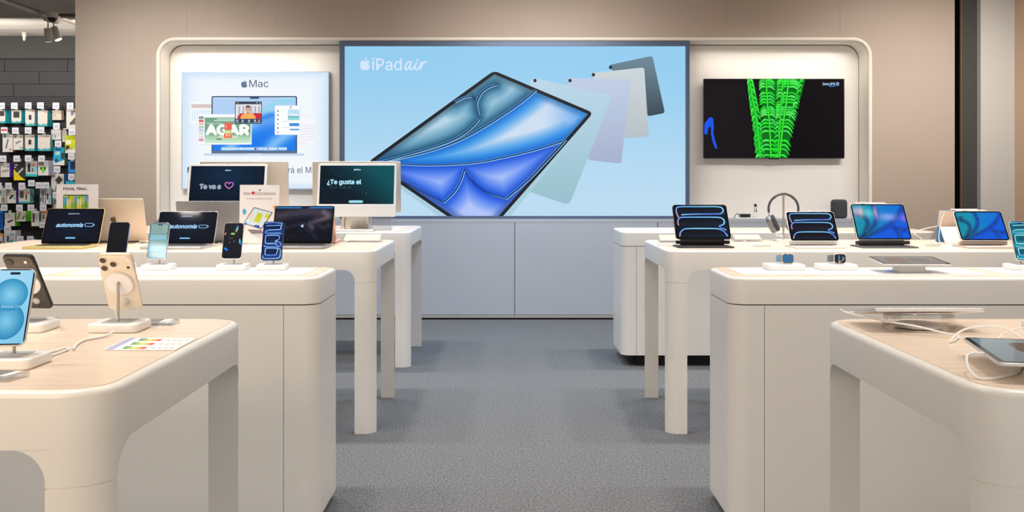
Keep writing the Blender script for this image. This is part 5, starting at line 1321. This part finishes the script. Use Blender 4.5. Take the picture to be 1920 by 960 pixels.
# ================================================================== accessory wall: hooks with price tags, hanging packs
M_TAG = mat('price_tag_paper', (226, 226, 234), .5); M_HOOK = mat('hook_wire', (120, 122, 126), .4, .8); M_TAGT = mat('tag_text_grey', (190, 192, 206), .6); M_RED = mat('tag_red', (214, 40, 52), .5)
YTAG = YA - .20
tags = [(-3, 193), (21, 193), (47, 192.5), (70, 192.5), (99, 193), (125.5, 193), (23, 239.5), (47, 239), (71, 238.5), (100, 231), (129, 242), (103, 264), (128, 288), (0, 292), (25.5, 292), (47, 291.5), (72, 292), (101, 312), (128, 326),
        (-9, 343), (10, 343), (35, 343), (53, 338), (67, 342), (80, 342), (2, 384), (30.5, 384), (52, 384), (75, 384), (8, 424), (32, 443), (51, 443), (74, 416), (99, 360)]
me_tag = slab_me(.078, .074, .004, .003, 0, n=2); me_txt = box_me(-.024, .026, -.02, .012, .003, .0034); me_txr = box_me(-.032, .032, -.008, .014, .003, .0034); me_rod = tube_me([(0, 0, 0), (0, .194, 0)], .0035, 6, 1); me_arm = tube_me([(.0, .0, -.016), (0, .196, -.016)], .003, 6, 1)
def hook(px, py, label, group, red=False):
    x, z = at(px + 6, py + 5.4, YTAG)
    t = thing('display_hook', label, 'hook', (x, YTAG, z), 0, group)
    obj('hook_rod', me_rod, M_HOOK, t); obj('product_rod', me_arm, M_HOOK, t)
    g_ = obj('price_tag', me_tag, M_TAG, t, RX(90)); obj('price_print', me_txr if red else me_txt, M_RED if red else M_TAGT, g_)
    return t
TAGS_LATER = True
hook(2, 239, 'wire hook with the only red-marked price tag on the accessory wall', 'price-tagged hooks on the accessory wall', True)
TEAL = (30, 150, 160); WH = (222, 214, 206); DK = (58, 54, 52)
def pack(label, x0, y0, x1, y1, side_c, draw, dep=.07, off=.10, side_w=0, yaw=0, bag=False):
    """hanging pack: front face x0..x1 (px), more packs behind it show side_w px of side colour"""
    Yp = YA - .02 - off
    X0, Z1 = at(x0, y0, Yp); X1, Z0 = at(x1, y1, Yp); w = X1 - X0; h = Z1 - Z0
    t = thing('accessory_pack', label, 'package', ((X0 + X1) / 2, Yp, Z0), R(yaw), 'packs on the accessory wall')
    sw = side_w * Yp / F
    m = mat('pack_side_%d_%d_%d' % tuple(side_c), side_c, .45)
    # the pack itself (box) and its printed face
    V = [(-w / 2, 0, 0), (w / 2, 0, 0), (w / 2, 0, h), (-w / 2, 0, h), (-w / 2 + sw * .6, dep, 0), (w / 2 + sw, dep, 0), (w / 2 + sw, dep, h), (-w / 2 + sw * .6, dep, h)]
    obj('pack_box', mesh('pack', V, [(0, 1, 2, 3), (5, 4, 7, 6), (1, 5, 6, 2), (4, 0, 3, 7), (3, 2, 6, 7), (4, 5, 1, 0)]), m, t)
    box('hang_tab', -.018, .018, .002, .004, h, h + .03, mat('tab_clear', (196, 196, 200), .3), t)
    A = Art(lambda u, v: ((u - .5) * w, v * h), 1, .0006); draw(A); A.build('printed_face', M_PRINT, t, Matrix(((1, 0, 0, 0), (0, 0, -1, -.001), (0, 1, 0, 0), (0, 0, 0, 1))))
    return t
def f_teal(img, orange=True):
    def d(A):
        A.rect(0, 0, 1, 1, WH)
        A.poly([(0, 0), (1, 0), (1, .2), (.8, .12), (.55, .17), (.3, .08), (.1, .16), (0, .2)], (70, 170, 172))
        if img: A.rect(*img, DK)
        if orange: A.rrect(.7, .86, .94, .93, .03, (240, 130, 96))
        A.rect(.12, .45, .3, .47, (196, 190, 186))
    return d
def f_white(sh):
    def d(A):
        A.rect(0, 0, 1, 1, (224, 218, 210)); A.rect(.05, .82, .32, .97, (150, 130, 112))
        for c, P in sh: A.poly(P, c)
    return d
def f_flat(bg, sh):
    def d(A):
        A.rect(0, 0, 1, 1, bg)
        for c, P in sh: A.poly(P, c)
    return d
def qd(x0, y0, x1, y1): return [(x0, y0), (x1, y0), (x1, y1), (x0, y1)]
GREY = (120, 120, 132)
packs = [
 ('teal and white pack with a dark window, first of the top row', -7, 206.5, 10, 231, TEAL, f_teal((.3, .55, .9, .92), False), 8),
 ('teal and white pack with a dark window, second of the top row', 21.5, 206.5, 40, 231, TEAL, f_teal((.2, .42, .82, .88), False), 6),
 ('teal and white pack with a small dark picture, third of the top row', 47.5, 206, 65, 236, (96, 150, 176), f_teal((.38, .38, .66, .68)), 5),
 ('plain teal and white pack, fourth of the top row', 71, 207, 89, 237, (18, 132, 138), f_teal(None), 5),
 ('small beige box hanging in the top row', 98, 207, 115, 225, (196, 180, 160), f_flat((222, 208, 190), [((186, 176, 160), qd(.15, .4, .4, .55)), (DK, qd(.48, .18, .54, .24))]), 2),
 ('white pack with a dark wedge at the wall end of the top row', 124.5, 204, 143, 242, (206, 198, 188), f_flat(WH, [((92, 90, 82), [(.3, .28), (.95, .62), (.95, .24), (.4, .2)]), ((110, 130, 160), qd(.45, .68, .75, .9)), ((150, 110, 80), qd(.75, .8, .98, .92))]), 0),
 ('short white carton below the small beige box', 96, 243, 114, 262, (170, 164, 156), f_flat((230, 226, 222), [((150, 150, 190), qd(.35, .18, .5, .5))]), 3),
 ('narrow white carton beside the short white carton', 117, 245, 125, 266, (196, 192, 186), f_flat((220, 216, 212), [((190, 186, 184), qd(.2, .2, .8, .5))]), 0),
 ('lime green pack at the end of the accessory wall', 122, 254, 141, 287, (176, 190, 30), f_flat((206, 214, 40), [((236, 240, 200), qd(.1, .5, .6, .72)), ((70, 64, 60), qd(.1, .2, .45, .42)), ((236, 236, 230), [(0, 0), (1, 0), (1, .22), (.5, .3), (.1, .12)]), ((190, 150, 120), [(.3, .22), (.9, .18), (.6, .3)])]), 0),
 ('cyan pack with a white foot on the accessory wall', 100, 276.5, 121, 310, (90, 100, 60), f_flat((26, 174, 222), [((22, 110, 140), qd(.22, .82, .7, .97)), ((206, 236, 246), qd(.15, .58, .6, .78)), ((72, 70, 70), qd(.7, .35, .98, .7)), ((234, 232, 228), [(0, 0), (1, 0), (1, .3), (.55, .2), (.2, .1), (0, .34)]), ((80, 60, 70), [(.08, .25), (.3, .42), (.5, .2)])]), 3),
 ('blue pack at the end of the accessory wall', 128, 302, 142, 324, (40, 110, 190), f_flat((50, 140, 220), [((40, 44, 60), qd(.3, .3, .95, .95))]), 0),
 ('white pack with a dark charger picture beside the greeting card', 96, 326, 120, 358, (50, 110, 170), f_white([((72, 66, 62), [(.3, .62), (.62, .9), (.92, .66), (.6, .38)]), ((60, 56, 54), [(.3, .05), (.38, .05), (.5, .45), (.44, .48)])]), 3),
 ('bright cyan carton at the end of the accessory wall', 124, 339, 142, 347, (60, 190, 226), f_flat((70, 206, 240), [((40, 170, 214), qd(.1, .7, .9, .98))]), 0),
 ('white pack with a slanted adapter, first of the second row', 5, 252, 24, 285, (150, 160, 140), f_white([((110, 112, 140), [(.25, .2), (.5, .78), (.62, .72), (.4, .2)]), (DK, qd(.72, .1, .84, .18)), ((60, 150, 90), qd(.1, .86, .35, .99))]), 0),
 ('white pack with a grey hub, second of the second row', 25, 253.5, 43, 281, (170, 140, 120), f_white([((140, 140, 156), [(.2, .5), (.75, .66), (.82, .56), (.3, .38)]), ((80, 190, 220), qd(.7, .06, .98, .18)), (DK, qd(.75, .82, .88, .92))]), 3),
 ('teal edged pack with a small dark picture in the second row', 47, 253, 65, 283, (10, 140, 160), f_teal((.36, .4, .66, .7)), 4),
 ('plain teal edged pack in the second row', 71, 253, 94, 283, (120, 190, 196), f_teal(None), 0),
 ('white pack in a purple sleeve, first of the third row', 1, 306, 18, 332, (98, 50, 190), f_white([((170, 164, 160), [(.15, .3), (.2, .5), (.9, .58), (.9, .4)]), ((80, 190, 210), qd(.75, .7, .95, .8))]), 5),
 ('black and yellow pack in the third row', 26, 303, 48, 338, (50, 48, 48), f_flat((58, 56, 54), [((240, 212, 20), [(0, 0), (1, 0), (.5, .25), (0, .6)]), ((206, 206, 206), [(.25, .35), (.75, .68), (.82, .6), (.35, .3)]), ((226, 226, 226), qd(.1, .78, .35, .84)), ((220, 220, 220), qd(.05, .66, .2, .72))]), 0),
 ('clear and teal cable pack in the third row', 48.5, 302, 70, 331, (60, 176, 180), f_flat((206, 210, 212), [((60, 60, 66), qd(.15, .3, .4, .85)), ((60, 62, 70), qd(.52, .3, .62, .55)), ((240, 140, 96), qd(.5, .7, .85, .82)), ((60, 190, 196), qd(0, 0, 1, .16)), ((140, 206, 210), qd(.65, .35, .98, .65))]), 0),
 ('white pack with a green figure in the third row', 71.5, 301, 91, 329, (176, 170, 196), f_flat((230, 226, 226), [((132, 112, 100), qd(.05, .68, .55, .97)), ((110, 214, 40), [(.25, .45), (.5, .68), (.75, .45), (.5, .12)]), ((30, 40, 30), qd(.22, .38, .34, .56)), ((30, 40, 30), qd(.62, .38, .74, .56))]), 7),
 ('white and teal cable pack at the left picture edge', -6, 353, 12, 382, (206, 206, 204), f_white([((60, 170, 180), [(0, .4), (.35, .85), (.5, .8), (.2, .3)]), ((150, 142, 136), qd(.5, .05, .9, .45))]), 0),
 ('white pack with a purple back in the fourth row', 13.5, 357, 30, 381, (108, 60, 180), f_white([((60, 58, 58), [(.2, .4), (.6, .68), (.8, .58), (.35, .28)]), ((60, 180, 210), qd(.75, .3, .95, .45))]), 3),
 ('white and teal charger pack in the fourth row', 35, 354, 56, 381, (120, 196, 196), f_flat((214, 206, 200), [((90, 80, 72), qd(.1, .35, .45, .85)), ((66, 64, 66), qd(.62, .25, .75, .6)), ((244, 150, 110), qd(.6, .66, .95, .78)), ((64, 184, 188), qd(0, 0, 1, .12))]), 2),
 ('narrow striped cable pack in the fourth row', 75, 354, 85, 383, (40, 90, 130), f_flat((206, 210, 214), [((50, 120, 170), [(0, .3), (.3, .6), (.4, .3), (.1, .1)]), ((90, 90, 96), qd(.5, .1, .7, .9))]), 0),
 ('narrow blue striped cable pack beside the greeting card', 86, 354, 96, 383, (60, 140, 160), f_flat((220, 220, 222), [((60, 60, 70), qd(.2, .3, .5, .7)), ((60, 170, 190), [(.5, .1), (.9, .6), (.98, .5), (.7, .05)])]), 0),
 ('small white box beside the greeting card', 97.5, 373, 108, 392, (206, 200, 194), f_flat((226, 220, 214), [((130, 120, 112), qd(.35, .5, .95, .95)), (DK, qd(.1, .1, .25, .8))]), 0),
 ('blue pack at the left picture edge', -8, 395, 5, 431, (30, 80, 160), f_flat((50, 130, 206), [((30, 80, 170), qd(.6, .1, .95, .9))]), 2),
 ('green backed pack with a dark device, fifth row', 9, 399, 28, 424, (110, 200, 50), f_flat((226, 222, 214), [((66, 66, 74), [(.2, .35), (.75, .52), (.85, .4), (.35, .24)]), ((120, 120, 120), [(.2, .95), (.5, .7), (.52, .72), (.24, .98)])]), 4),
 ('tilted white pack over a green one in the fifth row', 31, 396, 48, 415, (110, 206, 50), f_flat((222, 216, 208), [((160, 146, 130), [(0, .2), (.25, .95), (.5, .9), (.3, .1)]), ((90, 86, 82), [(.6, .2), (.85, .6), (.92, .55), (.7, .15)])]), 7),
 ('white framed adapter pack in the fifth row', 59, 396, 73, 424, (110, 170, 170), f_flat((232, 226, 218), [((90, 82, 78), qd(.15, .25, .45, .85)), ((206, 202, 200), qd(.5, .25, .85, .85))]), 4),
 ('orange topped pack behind the pale yellow laptop', 77.5, 395, 92, 415, (214, 130, 80), f_flat((206, 196, 186), [((214, 130, 80), qd(0, .75, 1, 1)), ((120, 110, 104), qd(.2, .2, .4, .6))]), 0),
 ('orange and white pack at the left picture edge, lowest row', -10, 438, 5, 466, (206, 200, 200), f_flat((222, 220, 222), [((244, 170, 40), qd(0, .82, 1, 1)), ((90, 90, 130), qd(.5, .2, .9, .5))]), 0),
 ('white and teal plug pack in the lowest row', 8, 432, 29, 462, (196, 194, 204), f_flat((222, 220, 224), [((60, 190, 196), [(.35, .2), (.6, .45), (.85, .35), (.6, .15)]), ((70, 74, 80), qd(.25, .3, .42, .65)), ((60, 170, 180), qd(.55, .72, .9, .78))]), 4),
 ('low white carton above the laptop table edge', 35, 455, 52, 466, (206, 200, 194), f_flat((222, 214, 206), [((180, 170, 160), qd(.1, .3, .5, .7))]), 0),
 ('low blue carton beside the pale yellow laptop', 53, 453, 76, 464, (60, 150, 210), f_flat((50, 160, 226), [((40, 130, 200), qd(.1, .2, .5, .8))]), 0)]
random.seed(5)
for i, (lb, x0, y0, x1, y1, sc, dr, sw) in enumerate(packs):
    right = x0 > 94
    pack(lb, x0, y0, x1, y1, sc, dr, .04 if right else .085, .045 + (.05 if i in (5, 8, 10, 12) else 0) if right else .10, sw, 0)
used = set(); bare = 0
for (px, py) in tags:        # each hook is told apart by the pack below its tag
    best = sorted(((abs((p[1] + p[3]) / 2 - px - 6) + .6 * max(0, p[2] - py - 11), p[0]) for p in packs if p[2] > py + 2))
    lb = next((b[1] for b in best if b[1] not in used and b[0] < 30), None)
    if lb is None: bare += 1; lb2 = 'price-tagged wire hook with no pack of its own, ' + ('farther from the taupe wall' if bare == 1 else 'closer to the taupe wall')
    else: used.add(lb); lb2 = 'price-tagged wire hook above the ' + ' '.join(lb.replace(',', '').split()[:9])
    hook(px, py, lb2, 'price-tagged hooks on the accessory wall')
